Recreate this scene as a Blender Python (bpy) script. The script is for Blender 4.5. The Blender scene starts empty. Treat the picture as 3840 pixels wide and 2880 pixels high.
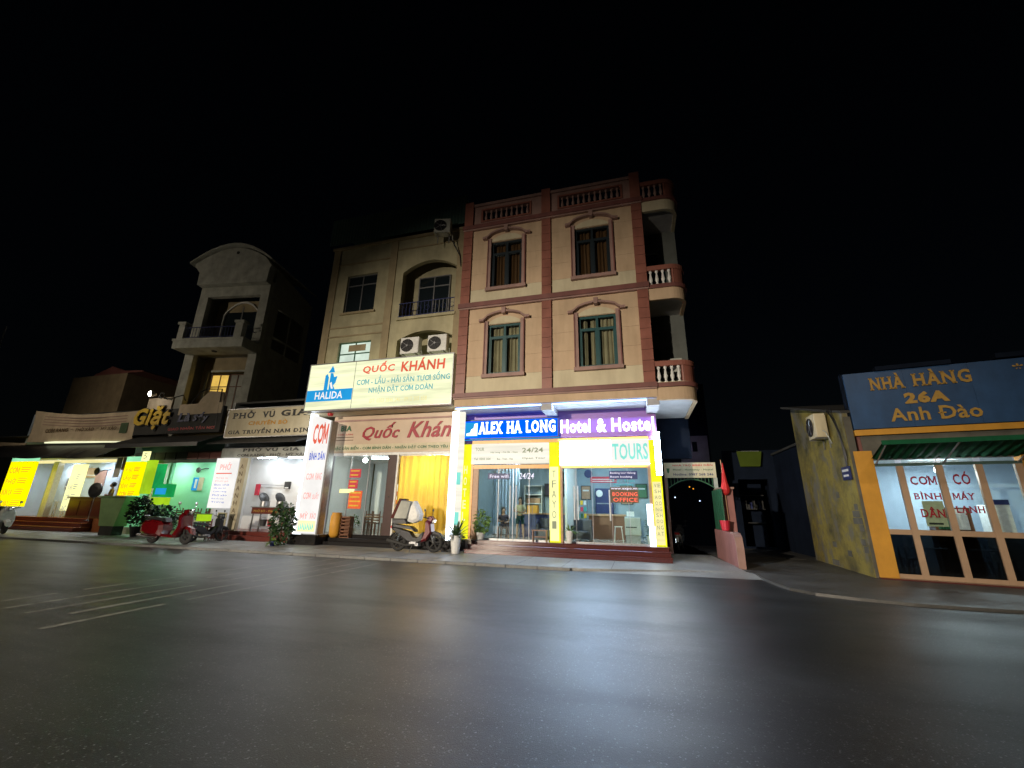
import bpy, bmesh, math, random
from mathutils import Matrix, Vector, noise
R_ = math.radians
random.seed(7)
SC = bpy.context.scene
COL = SC.collection

# ------------------------------------------------------------------ camera
cd = bpy.data.cameras.new('camera'); cam = bpy.data.objects.new('camera', cd); COL.objects.link(cam)
cd.sensor_width = 36; cd.lens = 14.797; cd.clip_end = 2000; cd.clip_start = .05
Rv = Vector((0.96172634, 0.27337519, 0.01866699)); Uv = Vector((0.06161962, -0.2821499, 0.9573894)); Fv = Vector((-0.2669934, 0.91959634, 0.28819627))
m = Matrix.Identity(4)
for i in range(3):
    m[i][0] = Rv[i]; m[i][1] = Uv[i]; m[i][2] = -Fv[i]
m[2][3] = 1.6
cam.matrix_world = m
SC.camera = cam
# ------------------------------------------------------------------ night sky
w = bpy.data.worlds.new('World'); SC.world = w; w.use_nodes = True
nt = w.node_tree; bg = nt.nodes['Background']
sky = nt.nodes.new('ShaderNodeTexSky'); sky.sky_type = 'NISHITA'; sky.sun_disc = False
sky.sun_elevation = R_(25); sky.sun_rotation = R_(200)
nt.links.new(sky.outputs[0], bg.inputs[0]); bg.inputs[1].default_value = .0003
# moon-weak "sun" lamp
sd = bpy.data.lights.new('moon', 'SUN'); sd.energy = .002; sd.angle = R_(.5); sd.color = (.8, .88, 1)
so = bpy.data.objects.new('moon', sd); COL.objects.link(so); so.rotation_euler = (R_(65), 0, R_(20)); so.location = (0, 0, 40)
SC.view_settings.view_transform = 'Standard'; SC.view_settings.look = 'None'
SC.view_settings.exposure = 0; SC.view_settings.gamma = 1; SC.view_settings.use_curve_mapping = False
SC.cycles.use_denoising = True
SC.cycles.max_bounces = 8; SC.cycles.transparent_max_bounces = 16
SC.cycles.sample_clamp_indirect = 4
SC.cycles.caustics_reflective = False; SC.cycles.caustics_refractive = False

# ------------------------------------------------------------------ materials
def nodes(name):
    mt = bpy.data.materials.new(name); mt.use_nodes = True
    n = mt.node_tree; b = n.nodes['Principled BSDF']
    return mt, n, b
def texco(n, scale=1.0, stretch=None):
    g = n.nodes.new('ShaderNodeNewGeometry')
    mp = n.nodes.new('ShaderNodeMapping'); n.links.new(g.outputs['Position'], mp.inputs[0])
    s = stretch or (1, 1, 1); mp.inputs['Scale'].default_value = (s[0]*scale, s[1]*scale, s[2]*scale)
    return mp.outputs[0]
def ramp(n, src, stops):
    r = n.nodes.new('ShaderNodeValToRGB'); n.links.new(src, r.inputs[0])
    e = r.color_ramp.elements
    e[0].position, e[0].color = stops[0][0], (*stops[0][1], 1)
    e[1].position, e[1].color = stops[1][0], (*stops[1][1], 1)
    for p, c in stops[2:]:
        q = e.new(p); q.color = (*c, 1)
    return r.outputs[0]
def nz(n, vec, scale, detail=6, rough=.6):
    t = n.nodes.new('ShaderNodeTexNoise'); t.inputs['Scale'].default_value = scale
    t.inputs['Detail'].default_value = detail; t.inputs['Roughness'].default_value = rough
    n.links.new(vec, t.inputs['Vector']); return t.outputs[0]
def mul(c, k): return tuple(x*k for x in c)
def paint(name, col, rough=.6, var=.25, scale=1.5, bump=.15, streak=True, metal=0, spec=.5, dirt=None):
    """coloured surface with uneven wear, fine relief and rain streaks"""
    mt, n, b = nodes(name)
    v = texco(n)
    f = nz(n, v, scale)
    c1 = ramp(n, f, [(.3, mul(col, 1-var)), (.7, mul(col, 1+var*.4))])
    if streak:
        vs = texco(n, 1, (1.6, 1.6, .28)); s = nz(n, vs, 2.0, 5)
        mx = n.nodes.new('ShaderNodeMixRGB'); mx.blend_type = 'MULTIPLY'; mx.inputs[0].default_value = .42
        n.links.new(c1, mx.inputs[1]); n.links.new(ramp(n, s, [(.30, dirt or (.66, .62, .57)), (.62, (1, 1, 1))]), mx.inputs[2]); c1 = mx.outputs[0]
    n.links.new(c1, b.inputs['Base Color'])
    b.inputs['Roughness'].default_value = rough; b.inputs['Metallic'].default_value = metal
    b.inputs['Specular IOR Level'].default_value = spec
    if bump:
        bp = n.nodes.new('ShaderNodeBump'); bp.inputs['Strength'].default_value = bump; bp.inputs['Distance'].default_value = .01
        n.links.new(nz(n, v, 40, 4), bp.inputs['Height']); n.links.new(bp.outputs[0], b.inputs['Normal'])
    return mt
def plain(name, col, rough=.5, metal=0, spec=.5, coat=0):
    mt, n, b = nodes(name)
    v = texco(n); n.links.new(ramp(n, nz(n, v, 9), [(.3, mul(col, .82)), (.7, mul(col, 1.08))]), b.inputs['Base Color'])
    b.inputs['Roughness'].default_value = rough; b.inputs['Metallic'].default_value = metal
    b.inputs['Specular IOR Level'].default_value = spec; b.inputs['Coat Weight'].default_value = coat
    return mt
def glow(name, col, k, band=None, soft=.12):
    """self lit surface; band = uneven tubes behind an acrylic face"""
    mt = bpy.data.materials.new(name); mt.use_nodes = True; n = mt.node_tree
    n.nodes.remove(n.nodes['Principled BSDF'])
    e = n.nodes.new('ShaderNodeEmission'); e.inputs[1].default_value = k
    v = texco(n)
    if band:
        v2 = texco(n, 1, (.25, .25, 3.2)); f = nz(n, v2, band, 3)
    else:
        f = nz(n, v, .9, 3)
    n.links.new(ramp(n, f, [(.35, mul(col, 1-soft*2)), (.65, col)]), e.inputs[0])
    n.links.new(e.outputs[0], n.nodes['Material Output'].inputs[0])
    return mt
def glass(name, tint=(.85, .92, .9), refl=.12):
    mt = bpy.data.materials.new(name); mt.use_nodes = True; n = mt.node_tree
    n.nodes.remove(n.nodes['Principled BSDF'])
    t = n.nodes.new('ShaderNodeBsdfTransparent'); t.inputs[0].default_value = (*tint, 1)
    g = n.nodes.new('ShaderNodeBsdfGlossy'); g.inputs['Roughness'].default_value = .03
    fr = n.nodes.new('ShaderNodeFresnel'); fr.inputs[0].default_value = 1.45
    mx = n.nodes.new('ShaderNodeMixShader')
    n.links.new(fr.outputs[0], mx.inputs[0]); n.links.new(t.outputs[0], mx.inputs[1]); n.links.new(g.outputs[0], mx.inputs[2])
    n.links.new(mx.outputs[0], n.nodes['Material Output'].inputs[0])
    return mt

def asphalt():
    mt, n, b = nodes('asphalt')
    v = texco(n)
    big = nz(n, v, .25, 5); mid = nz(n, v, 2.2, 5)
    vo = n.nodes.new('ShaderNodeTexVoronoi'); vo.inputs['Scale'].default_value = 88; n.links.new(v, vo.inputs['Vector'])
    gr = ramp(n, vo.outputs['Color'], [(.0, (.005, .006, .007)), (.62, (.011, .012, .014)), (.84, (.018, .020, .023)), (.95, (.17, .185, .20))])
    mx = n.nodes.new('ShaderNodeMixRGB'); mx.blend_type = 'MULTIPLY'; mx.inputs[0].default_value = 1
    n.links.new(gr, mx.inputs[1]); n.links.new(ramp(n, big, [(.35, (.6, .6, .6)), (.65, (1.25, 1.25, 1.22))]), mx.inputs[2])
    n.links.new(mx.outputs[0], b.inputs['Base Color'])
    # rain polished tracks against drier patches
    vt = texco(n, 1, (.12, .8, 1)); tr = nz(n, vt, 1.0, 3)
    rr = n.nodes.new('ShaderNodeMath'); rr.operation = 'MULTIPLY_ADD'; n.links.new(tr, rr.inputs[0]); rr.inputs[1].default_value = .12; rr.inputs[2].default_value = .31
    r2 = n.nodes.new('ShaderNodeMath'); r2.operation = 'MULTIPLY_ADD'; n.links.new(mid, r2.inputs[0]); r2.inputs[1].default_value = .04; n.links.new(rr.outputs[0], r2.inputs[2])
    pt = ramp(n, nz(n, texco(n, 1, (.35, 1, 1)), .5, 7, .65), [(.46, (0, 0, 0)), (.62, (.09, .09, .09))])
    a2 = n.nodes.new('ShaderNodeMath'); a2.operation = 'ADD'; n.links.new(r2.outputs[0], a2.inputs[0]); n.links.new(pt, a2.inputs[1])
    n.links.new(a2.outputs[0], b.inputs['Roughness'])
    b.inputs['Specular IOR Level'].default_value = .85; b.inputs['IOR'].default_value = 1.45
    v3 = n.nodes.new('ShaderNodeTexVoronoi'); v3.inputs['Scale'].default_value = 46; n.links.new(v, v3.inputs['Vector'])
    bp = n.nodes.new('ShaderNodeBump'); bp.inputs['Strength'].default_value = .5; bp.inputs['Distance'].default_value = .006
    hn = nz(n, v, 85, 3, .75); n.links.new(hn, bp.inputs['Height'])
    bp2 = n.nodes.new('ShaderNodeBump'); bp2.inputs['Strength'].default_value = .05; bp2.inputs['Distance'].default_value = .03
    n.links.new(mid, bp2.inputs['Height']); n.links.new(bp.outputs[0], bp2.inputs['Normal'])
    n.links.new(bp2.outputs[0], b.inputs['Normal'])
    return mt
def concrete(name, col, rough=.45):
    mt, n, b = nodes(name)
    v = texco(n); a = nz(n, v, .7, 6, .7); c = nz(n, v, 14, 5)
    mx = n.nodes.new('ShaderNodeMixRGB'); mx.blend_type = 'MULTIPLY'; mx.inputs[0].default_value = 1
    n.links.new(ramp(n, a, [(.3, mul(col, .5)), (.65, mul(col, 1.15))]), mx.inputs[1])
    n.links.new(ramp(n, c, [(.3, (.75, .75, .75)), (.6, (1, 1, 1))]), mx.inputs[2])
    n.links.new(mx.outputs[0], b.inputs['Base Color']); 
    n.links.new(ramp(n, a, [(.3, (rough-.1,)*3), (.7, (rough+.2,)*3)]), b.inputs['Roughness'])
    b.inputs['Specular IOR Level'].default_value = .7
    bp = n.nodes.new('ShaderNodeBump'); bp.inputs['Strength'].default_value = .3; bp.inputs['Distance'].default_value = .01
    n.links.new(c, bp.inputs['Height']); n.links.new(bp.outputs[0], b.inputs['Normal'])
    return mt
def peeling(name):
    mt, n, b = nodes(name)
    v = texco(n); a = nz(n, v, .8, 10, .72); c = nz(n, texco(n, 1, (1, 1, .6)), 1.1, 9, .7)
    base = ramp(n, a, [(.34, (.06, .055, .03)), (.45, (.15, .125, .04)), (.60, (.30, .24, .05)), (.72, (.18, .155, .06))])
    mx = n.nodes.new('ShaderNodeMixRGB'); mx.blend_type = 'MIX'
    n.links.new(ramp(n, c, [(.52, (0, 0, 0)), (.6, (1, 1, 1))]), mx.inputs[0]); n.links.new(base, mx.inputs[1]); mx.inputs[2].default_value = (.16, .15, .12, 1)
    n.links.new(mx.outputs[0], b.inputs['Base Color']); b.inputs['Roughness'].default_value = .85
    bp = n.nodes.new('ShaderNodeBump'); bp.inputs['Strength'].default_value = .6; bp.inputs['Distance'].default_value = .03
    n.links.new(a, bp.inputs['Height']); n.links.new(bp.outputs[0], b.inputs['Normal'])
    return mt

M = {}
M['asphalt'] = asphalt()
M['pave'] = concrete('pavement_concrete', (.34, .34, .32), .4)
M['kerb'] = concrete('kerb_concrete', (.2, .2, .19), .6)
M['apron'] = concrete('apron_concrete', (.075, .072, .066), .5)
M['peach'] = paint('peach_paint', (.59, .43, .28), .7, var=.14, scale=.9)
M['cream'] = paint('cream_paint', (.62, .55, .38), .7, var=.14, scale=.9)
M['brick'] = paint('brick_red_tile', (.30, .115, .085), .35, bump=.1)
M['band'] = paint('brown_red_band', (.20, .075, .065), .5)
M['trim'] = paint('dusty_pink_trim', (.36, .22, .19), .6)
M['teal'] = plain('teal_painted_wood', (.015, .075, .08), .4)
M['tealshade'] = plain('shaded_teal_wood', (.010, .018, .024), .4)  # darker copy of the teal; upper-floor shade is put into the colour
M['curtain'] = paint('window_curtain', (.50, .36, .24), .8, streak=False)
M['cream2'] = paint('weathered_ochre_paint', (.47, .43, .27), .75, var=.35, scale=.7)
M['ochre'] = paint('ochre_pilaster_paint', (.36, .29, .17), .75)
M['darkgreen'] = paint('dark_green_sheet_metal', (.07, .13, .11), .5)
M['white'] = plain('white_paint', (.75, .75, .72), .45)
M['whitewall'] = paint('white_wall', (.70, .71, .70), .6, streak=False, var=.08)
M['bluewall'] = paint('blue_room_wall', (.45, .55, .66), .6, streak=False, var=.1)
M['mint'] = paint('mint_wall', (.26, .66, .42), .6, streak=False, var=.06)
M['graywall'] = paint('grey_wall', (.36, .36, .33), .8)
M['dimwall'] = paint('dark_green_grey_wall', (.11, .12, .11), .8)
M['smoke'] = glass('tinted_lower_glass', (.10, .12, .13))
M['lobbywall'] = paint('grey_blue_lobby_wall', (.26, .33, .37), .6, streak=False, var=.2)
M['lightgray'] = paint('pale_plaster', (.46, .47, .42), .75, var=.35)
M['dkgray'] = paint('dark_grey_board', (.06, .06, .058), .75, spec=.2)
M['black'] = plain('black_plastic', (.015, .015, .017), .4)
M['rubber'] = plain('tyre_rubber', (.02, .02, .02), .8)
M['chrome'] = plain('chrome', (.6, .6, .6), .18, 1)
M['steel'] = plain('grey_steel', (.35, .35, .36), .4, .8)
M['granite'] = plain('black_granite', (.02, .018, .018), .12, spec=.8)
M['maroon'] = plain('maroon_granite', (.10, .028, .024), .14, spec=.8)
M['terra'] = plain('orange_tile', (.38, .13, .05), .2, spec=.7)
M['redstep'] = plain('dark_red_tile', (.14, .03, .022), .3)
M['yellow'] = plain('yellow_acrylic_post', (.85, .80, .02), .35)
M['orange'] = plain('orange_frame', (.75, .35, .06), .4)
M['fascia'] = paint('fascia_violet_light_in_colour', (.27, .12, .32), .4, streak=False, var=.08)  # pink cladding; the violet LED light on it is put into the colour
M['soffit'] = paint('pale_soffit', (.5, .5, .52), .7, streak=False)
M['brownpanel'] = plain('dark_brown_door', (.055, .025, .02), .35)
M['wood'] = plain('brown_wood', (.16, .065, .03), .4)
M['woodlight'] = plain('pale_wood', (.42, .24, .13), .5)
M['frame26'] = paint('salmon_door_frame', (.46, .31, .20), .5, var=.15, dirt=(.8, .75, .7))
M['orange26'] = paint('orange_pillar_paint', (.66, .32, .03), .6, var=.18)
M['blue26'] = paint('faded_blue_board', (.028, .085, .21), .4, var=.25)
M['gold'] = plain('gold_lettering', (.46, .27, .05), .5)
M['greenawn'] = plain('green_awning_sheet', (.012, .10, .045), .85, spec=.1)
M['peel'] = peeling('peeling_yellow_plaster')
M['stone'] = paint('bare_masonry', (.13, .125, .105), .9, var=.4)
M['navy'] = paint('night_darkened_navy', (.010, .015, .028), .9, spec=.05)  # darkened so that the alley's night darkness sits in the colour
M['pinkwall'] = paint('pink_wall', (.34, .15, .14), .7)
M['redcloth'] = plain('red_cloth', (.55, .02, .02), .7)
M['redplastic'] = plain('red_plastic', (.6, .03, .06), .4)
M['greenmetal'] = plain('green_painted_iron', (.02, .10, .05), .5)
M['greenbox'] = paint('olive_green_counter', (.26, .42, .17), .5, streak=False)
M['yelcloth'] = paint('yellow_curtain', (.85, .66, .20), .7, streak=False, var=.1)
_n = M['yelcloth'].node_tree; _t = _n.nodes.new('ShaderNodeBsdfTranslucent'); _t.inputs[0].default_value = (.95, .62, .05, 1); _x = _n.nodes.new('ShaderNodeMixShader'); _x.inputs[0].default_value = .5
_n.links.new(_n.nodes['Principled BSDF'].outputs[0], _x.inputs[1]); _n.links.new(_t.outputs[0], _x.inputs[2]); _n.links.new(_x.outputs[0], _n.nodes['Material Output'].inputs[0])
M['leaf'] = plain('leaf_green', (.03, .075, .02), .5)
M['leafdark'] = plain('dark_leaf', (.008, .022, .011), .5)
M['leafbright'] = plain('bright_leaf', (.12, .22, .04), .5)
M['vermilion'] = plain('red_scooter_paint', (.13, .003, .005), .18, coat=.6)
M['bikedark'] = plain('dark_bike_fairing', (.010, .010, .013), .5)
M['bikered'] = plain('bike_red', (.14, .01, .015), .3, coat=.3)
M['skin'] = plain('skin', (.48, .29, .2), .6)
M['hair'] = plain('black_hair', (.012, .01, .009), .6)
M['shirtyel'] = plain('yellow_shirt', (.6, .34, .04), .8)
M['shirtpale'] = plain('pale_shirt', (.6, .58, .42), .8)
M['shortsteal'] = plain('dark_teal_cloth', (.02, .06, .07), .8)
M['dkcloth'] = plain('dark_purple_cloth', (.05, .04, .06), .8)
M['brownshirt'] = plain('reddish_brown_cloth', (.22, .10, .08), .8)
M['seatgray'] = plain('grey_vinyl', (.07, .07, .09), .5)
M['print'] = plain('grey_print', (.2, .2, .2), .6)
M['inkred'] = plain('red_print', (.55, .03, .03), .5)
M['inkmaroon'] = plain('maroon_lettering', (.33, .01, .025), .5)
M['inkdark'] = plain('dark_print', (.03, .03, .03), .5)
M['inkgreen'] = plain('green_print', (.03, .13, .05), .5)
M['inkblue'] = plain('navy_print', (.02, .03, .12), .5)
M['inkbrown'] = plain('brown_print', (.12, .07, .03), .5)
M['posterred'] = plain('red_poster', (.6, .03, .06), .6)
M['posterorange'] = plain('orange_poster', (.8, .12, .02), .6)
M['yelletter'] = plain('yellow_lettering', (.75, .48, .02), .5)
M['banner'] = paint('tan_banner_cloth', (.58, .47, .33), .8, var=.2)
M['browntile'] = paint('beige_sign_board', (.55, .42, .30), .4, streak=False, var=.1)
M['tilegrey'] = plain('beige_floor_tile', (.5, .43, .36), .15)
M['paint_line'] = paint('worn_road_paint', (.21, .21, .185), .5, var=.6, scale=6, streak=False)
M['glass'] = glass('shop_glass')
M['darkglass'] = plain('dark_window_glass', (.012, .018, .022), .06, spec=.8)
# self-lit faces
M['Ewhite'] = glow('lit_white_acrylic', (1, .97, .93), 1.05, soft=.06)
M['Ehot'] = glow('lit_glaring_white_acrylic', (.52, .74, 1.0), 32, soft=.03)
M['Epanel'] = glow('lit_cream_acrylic', (1, .95, .80), 1.12, band=1.2, soft=.1)
M['Ecream'] = glow('lit_yellowish_acrylic', (.84, .86, .55), 1.32, band=1.6, soft=.13)
M['Ecream2'] = glow('lit_yellow_strip', (.95, .85, .38), 1.15, band=1.6, soft=.1)
M['Eblue'] = glow('lit_royal_blue', (.0, .055, .55), 3.2, soft=.1)
M['Eltblue'] = glow('lit_sky_blue', (.02, .33, .72), 1.1, soft=.08)
M['Ecyan'] = glow('lit_cyan_print', (.10, .48, .52), 1.0)
M['Etealp'] = glow('lit_pale_teal_print', (.25, .8, .68), 1.2)
M['Ered'] = glow('lit_red_print', (.95, .15, .08), 1.0)
M['Epink'] = glow('lit_pink_print', (1.0, .42, .38), 1.25)
M['Ebluep'] = glow('lit_blue_print', (.06, .12, .62), 1.1)
M['Eyellow'] = glow('lit_yellow_post', (.88, .86, .02), 1.25, soft=.1)
M['Epaley'] = glow('lit_pale_yellow_box', (.95, .93, .42), 1.35, soft=.08)
M['Egray'] = glow('lit_grey_print', (.40, .42, .25), 1.0)
M['Elgray'] = glow('lit_light_grey_print', (.50, .50, .44), 1.0)
M['Etube'] = glow('lit_tube', (.72, .86, 1.0), 60, soft=.02)
M['Etubec'] = glow('lit_white_light_box', (.85, .92, 1.0), 4.5, soft=.02)
M['Eyel'] = glow('lit_bright_yellow', (.92, .78, .0), 1.5, soft=.08)
M['Eyelg'] = glow('lit_green_yellow', (.45, .75, .02), 1.0, soft=.15)
M['Egreen'] = glow('lit_green', (.02, .55, .13), .8, soft=.2)
M['Emint'] = glow('lit_mint_strip', (.35, .9, .5), 1.1)
M['Eor'] = glow('lit_orange_print', (.95, .35, .02), 1.2)
M['Eletter'] = glow('lit_channel_letters', (.88, .93, 1), 2.6, soft=.02)
M['Estrip'] = glow('lit_led_strip', (.16, .36, 1.0), 14, soft=.1)
M['Elamp'] = glow('lit_lamp', (1, .97, .92), 30, soft=.01)
M['Ewarmwin'] = glow('lit_warm_window', (.95, .6, .12), 1.0, soft=.2)
M['Ewin'] = glow('lit_window', (.80, .95, .80), 1.0, soft=.15)
M['Evest'] = glow('lit_far_green_sign', (.12, .15, .02), .35, soft=.1)
M['Edot'] = glow('lit_tiny_lamp', (.5, .6, .9), 3)
M['Eredsig'] = glow('lit_neon_red', (1, .16, .1), 1.5)
M['Ewsig'] = glow('lit_window_letters', (.9, .85, 1), 1.3)

# ------------------------------------------------------------------ builders
FRAME = Matrix.Identity(4)
WORLD = {}
def setp(o, label=None, cat=None, group=None, kind=None):
    if label: o['label'] = label
    if cat: o['category'] = cat
    if group: o['group'] = group
    if kind: o['kind'] = kind
def thing(name, label, cat, loc=(0, 0, 0), rotz=0, group=None):
    o = bpy.data.objects.new(name, None); COL.objects.link(o); o.empty_display_size = .2
    wm = FRAME @ Matrix.Translation(loc) @ Matrix.Rotation(rotz, 4, 'Z')
    o.matrix_world = wm; WORLD[o.name] = wm.copy()
    setp(o, label, cat, group); return o
class MB:
    """collects simple shapes; build() links them as one mesh object"""
    def __init__(s): s.v = []; s.f = []; s.mi = []; s.cur = 0; s.T = None
    def add(s, vs, fs):
        b = len(s.v)
        for v in vs:
            v = Vector(v)
            s.v.append(s.T @ v if s.T else v)
        for f in fs: s.f.append([b+i for i in f]); s.mi.append(s.cur)
        return s
    def box(s, x0, x1, y0, y1, z0, z1):
        if x0 > x1: x0, x1 = x1, x0
        if y0 > y1: y0, y1 = y1, y0
        if z0 > z1: z0, z1 = z1, z0
        return s.add([(x0, y0, z0), (x1, y0, z0), (x1, y1, z0), (x0, y1, z0), (x0, y0, z1), (x1, y0, z1), (x1, y1, z1), (x0, y1, z1)],
                     [(0, 3, 2, 1), (4, 5, 6, 7), (0, 1, 5, 4), (1, 2, 6, 5), (2, 3, 7, 6), (3, 0, 4, 7)])
    def bbox(s, x0, x1, y0, y1, z0, z1, b=.01):
        """box with chamfered vertical and top front edges"""
        p = [(x0+b, y0), (x1-b, y0), (x1, y0+b), (x1, y1-b), (x1-b, y1), (x0+b, y1), (x0, y1-b), (x0, y0+b)]
        return s.prism_z(p, z0, z1)
    def prism_z(s, p, z0, z1):
        n = len(p)
        return s.add([(a, b, z0) for a, b in p]+[(a, b, z1) for a, b in p],
                     [tuple(reversed(range(n))), tuple(range(n, 2*n))]+[(i, (i+1) % n, n+(i+1) % n, n+i) for i in range(n)])
    def prism_y(s, p, y0, y1):
        n = len(p)
        return s.add([(a, y0, b) for a, b in p]+[(a, y1, b) for a, b in p],
                     [tuple(range(n)), tuple(reversed(range(n, 2*n)))]+[(i, n+i, n+(i+1) % n, (i+1) % n) for i in range(n)])
    def prism_x(s, p, x0, x1):
        n = len(p)
        return s.add([(x0, a, b) for a, b in p]+[(x1, a, b) for a, b in p],
                     [tuple(range(n)), tuple(reversed(range(n, 2*n)))]+[(i, n+i, n+(i+1) % n, (i+1) % n) for i in range(n)])
    def slab(s, p, hw, cx=0, r=.03, tap=.86):
        """side outline p (x,z) given half width hw with rounded cheeks (bodywork)"""
        gx = sum(a for a, b in p)/len(p); gz = sum(b for a, b in p)/len(p); n = len(p)
        rings = [(-hw, tap), (-hw*.72, 1), (hw*.72, 1), (hw, tap)]
        vs = []; fs = []
        for y, k in rings:
            for a, b in p: vs.append((gx+(a-gx)*k, cx+y, gz+(b-gz)*k))
        fs.append(tuple(range(n))); fs.append(tuple(reversed(range(3*n, 4*n))))
        for q in range(3):
            for i in range(n): fs.append((q*n+i, q*n+n+i, q*n+n+(i+1) % n, q*n+(i+1) % n))
        return s.add(vs, fs)
    def tube(s, pts, r, n=8, r2=None):
        pts = [Vector(p) for p in pts]; vs = []; fs = []; k = len(pts)
        for i, p in enumerate(pts):
            d = (pts[min(i+1, k-1)]-pts[max(i-1, 0)]).normalized()
            a = d.cross(Vector((0, 0, 1))); 
            if a.length < 1e-3: a = d.cross(Vector((1, 0, 0)))
            a.normalize(); b = d.cross(a)
            rr = r if r2 is None else r+(r2-r)*i/(k-1)
            for j in range(n):
                t = 2*math.pi*j/n; vs.append(p+(a*math.cos(t)+b*math.sin(t))*rr)
        for i in range(k-1):
            for j in range(n): fs.append((i*n+j, i*n+(j+1) % n, i*n+n+(j+1) % n, i*n+n+j))
        fs.append(tuple(reversed(range(n)))); fs.append(tuple(range((k-1)*n, k*n)))
        return s.add(vs, fs)
    def lathe(s, prof, c=(0, 0, 0), n=14, ax='Z'):
        vs = []; fs = []; k = len(prof)
        for r, z in prof:
            for j in range(n):
                t = 2*math.pi*j/n; a, b = r*math.cos(t), r*math.sin(t)
                v = (a, b, z) if ax == 'Z' else ((a, z, b) if ax == 'Y' else (z, a, b))
                vs.append((v[0]+c[0], v[1]+c[1], v[2]+c[2]))
        for i in range(k-1):
            for j in range(n): fs.append((i*n+j, i*n+(j+1) % n, i*n+n+(j+1) % n, i*n+n+j))
        fs.append(tuple(reversed(range(n)))); fs.append(tuple(range((k-1)*n, k*n)))
        return s.add(vs, fs)
    def ball(s, c, r, n=10, sc=(1, 1, 1)):
        k = 7; prof = [(max(.001, r*math.sin(math.pi*i/k)), -r*math.cos(math.pi*i/k)) for i in range(k+1)]
        b = len(s.v); vs = []; fs = []
        for rr, z in prof:
            for j in range(n):
                t = 2*math.pi*j/n; vs.append((c[0]+rr*math.cos(t)*sc[0], c[1]+rr*math.sin(t)*sc[1], c[2]+z*sc[2]))
        for i in range(k):
            for j in range(n): fs.append((i*n+j, i*n+(j+1) % n, i*n+n+(j+1) % n, i*n+n+j))
        return s.add(vs, fs)
    def build(s, name, mt, parent=None, label=None, cat=None, group=None, kind=None, smooth=False, bevel=0, local=False):
        me = bpy.data.meshes.new(name)
        if local: vs = [tuple(v) for v in s.v]
        else:
            T = FRAME
            if parent is not None: T = WORLD[parent.name].inverted() @ FRAME
            vs = [tuple(T @ v) for v in s.v]
        me.from_pydata(vs, [], s.f)
        for mm in (mt if isinstance(mt, (list, tuple)) else [mt]): me.materials.append(M[mm])
        if any(s.mi): me.polygons.foreach_set('material_index', s.mi)
        bm = bmesh.new(); bm.from_mesh(me); bmesh.ops.recalc_face_normals(bm, faces=bm.faces)
        if bevel: bmesh.ops.bevel(bm, geom=list(bm.edges), offset=bevel, segments=1, affect='EDGES', clamp_overlap=True)
        bm.to_mesh(me); bm.free()
        if smooth: me.polygons.foreach_set('use_smooth', [True]*len(me.polygons))
        o = bpy.data.objects.new(name, me); COL.objects.link(o)
        if parent is not None:
            o.parent = parent; WORLD[o.name] = WORLD[parent.name]
        else: WORLD[o.name] = Matrix.Identity(4)
        setp(o, label, cat, group, kind); return o
def part(name, mt, parent, *boxes, **kw):
    b = MB()
    for q in boxes: b.box(*q)
    return b.build(name, mt, parent, **kw)
def copy_tree(o, M_new, label=None, keep_labels=True):
    c = o.copy(); COL.objects.link(c); c.matrix_world = M_new; WORLD[c.name] = M_new.copy()
    if label: c['label'] = label
    for ch in list(o.children):
        a = ch.copy(); COL.objects.link(a); a.parent = c
        for g in list(ch.children):
            d = g.copy(); COL.objects.link(d); d.parent = a
    return c
def at(x, y, z=0, rot=0): return FRAME @ Matrix.Translation((x, y, z)) @ Matrix.Rotation(rot, 4, 'Z')

_tc = {}
def _raw(body, bold):
    c = bpy.data.curves.new('t', 'FONT'); c.body = body; c.offset = bold; c.resolution_u = 2
    o = bpy.data.objects.new('t', c); COL.objects.link(o)
    dg = bpy.context.evaluated_depsgraph_get(); dg.update()
    me = bpy.data.meshes.new_from_object(o.evaluated_get(dg))
    vs = [(v.co.x, v.co.y) for v in me.vertices]; fs = [tuple(p.vertices) for p in me.polygons]
    bpy.data.objects.remove(o); bpy.data.curves.remove(c); bpy.data.meshes.remove(me)
    return vs, fs
HORN = {'Ơ': 'O', 'ơ': 'o', 'Ở': 'Ỏ', 'ở': 'ỏ', 'Ớ': 'Ó', 'ớ': 'ó', 'Ờ': 'Ò', 'Ợ': 'Ọ', 'ợ': 'ọ', 'Ư': 'U', 'ư': 'u', 'Ừ': 'Ù', 'Ứ': 'Ú', 'ứ': 'ú'}
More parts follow.
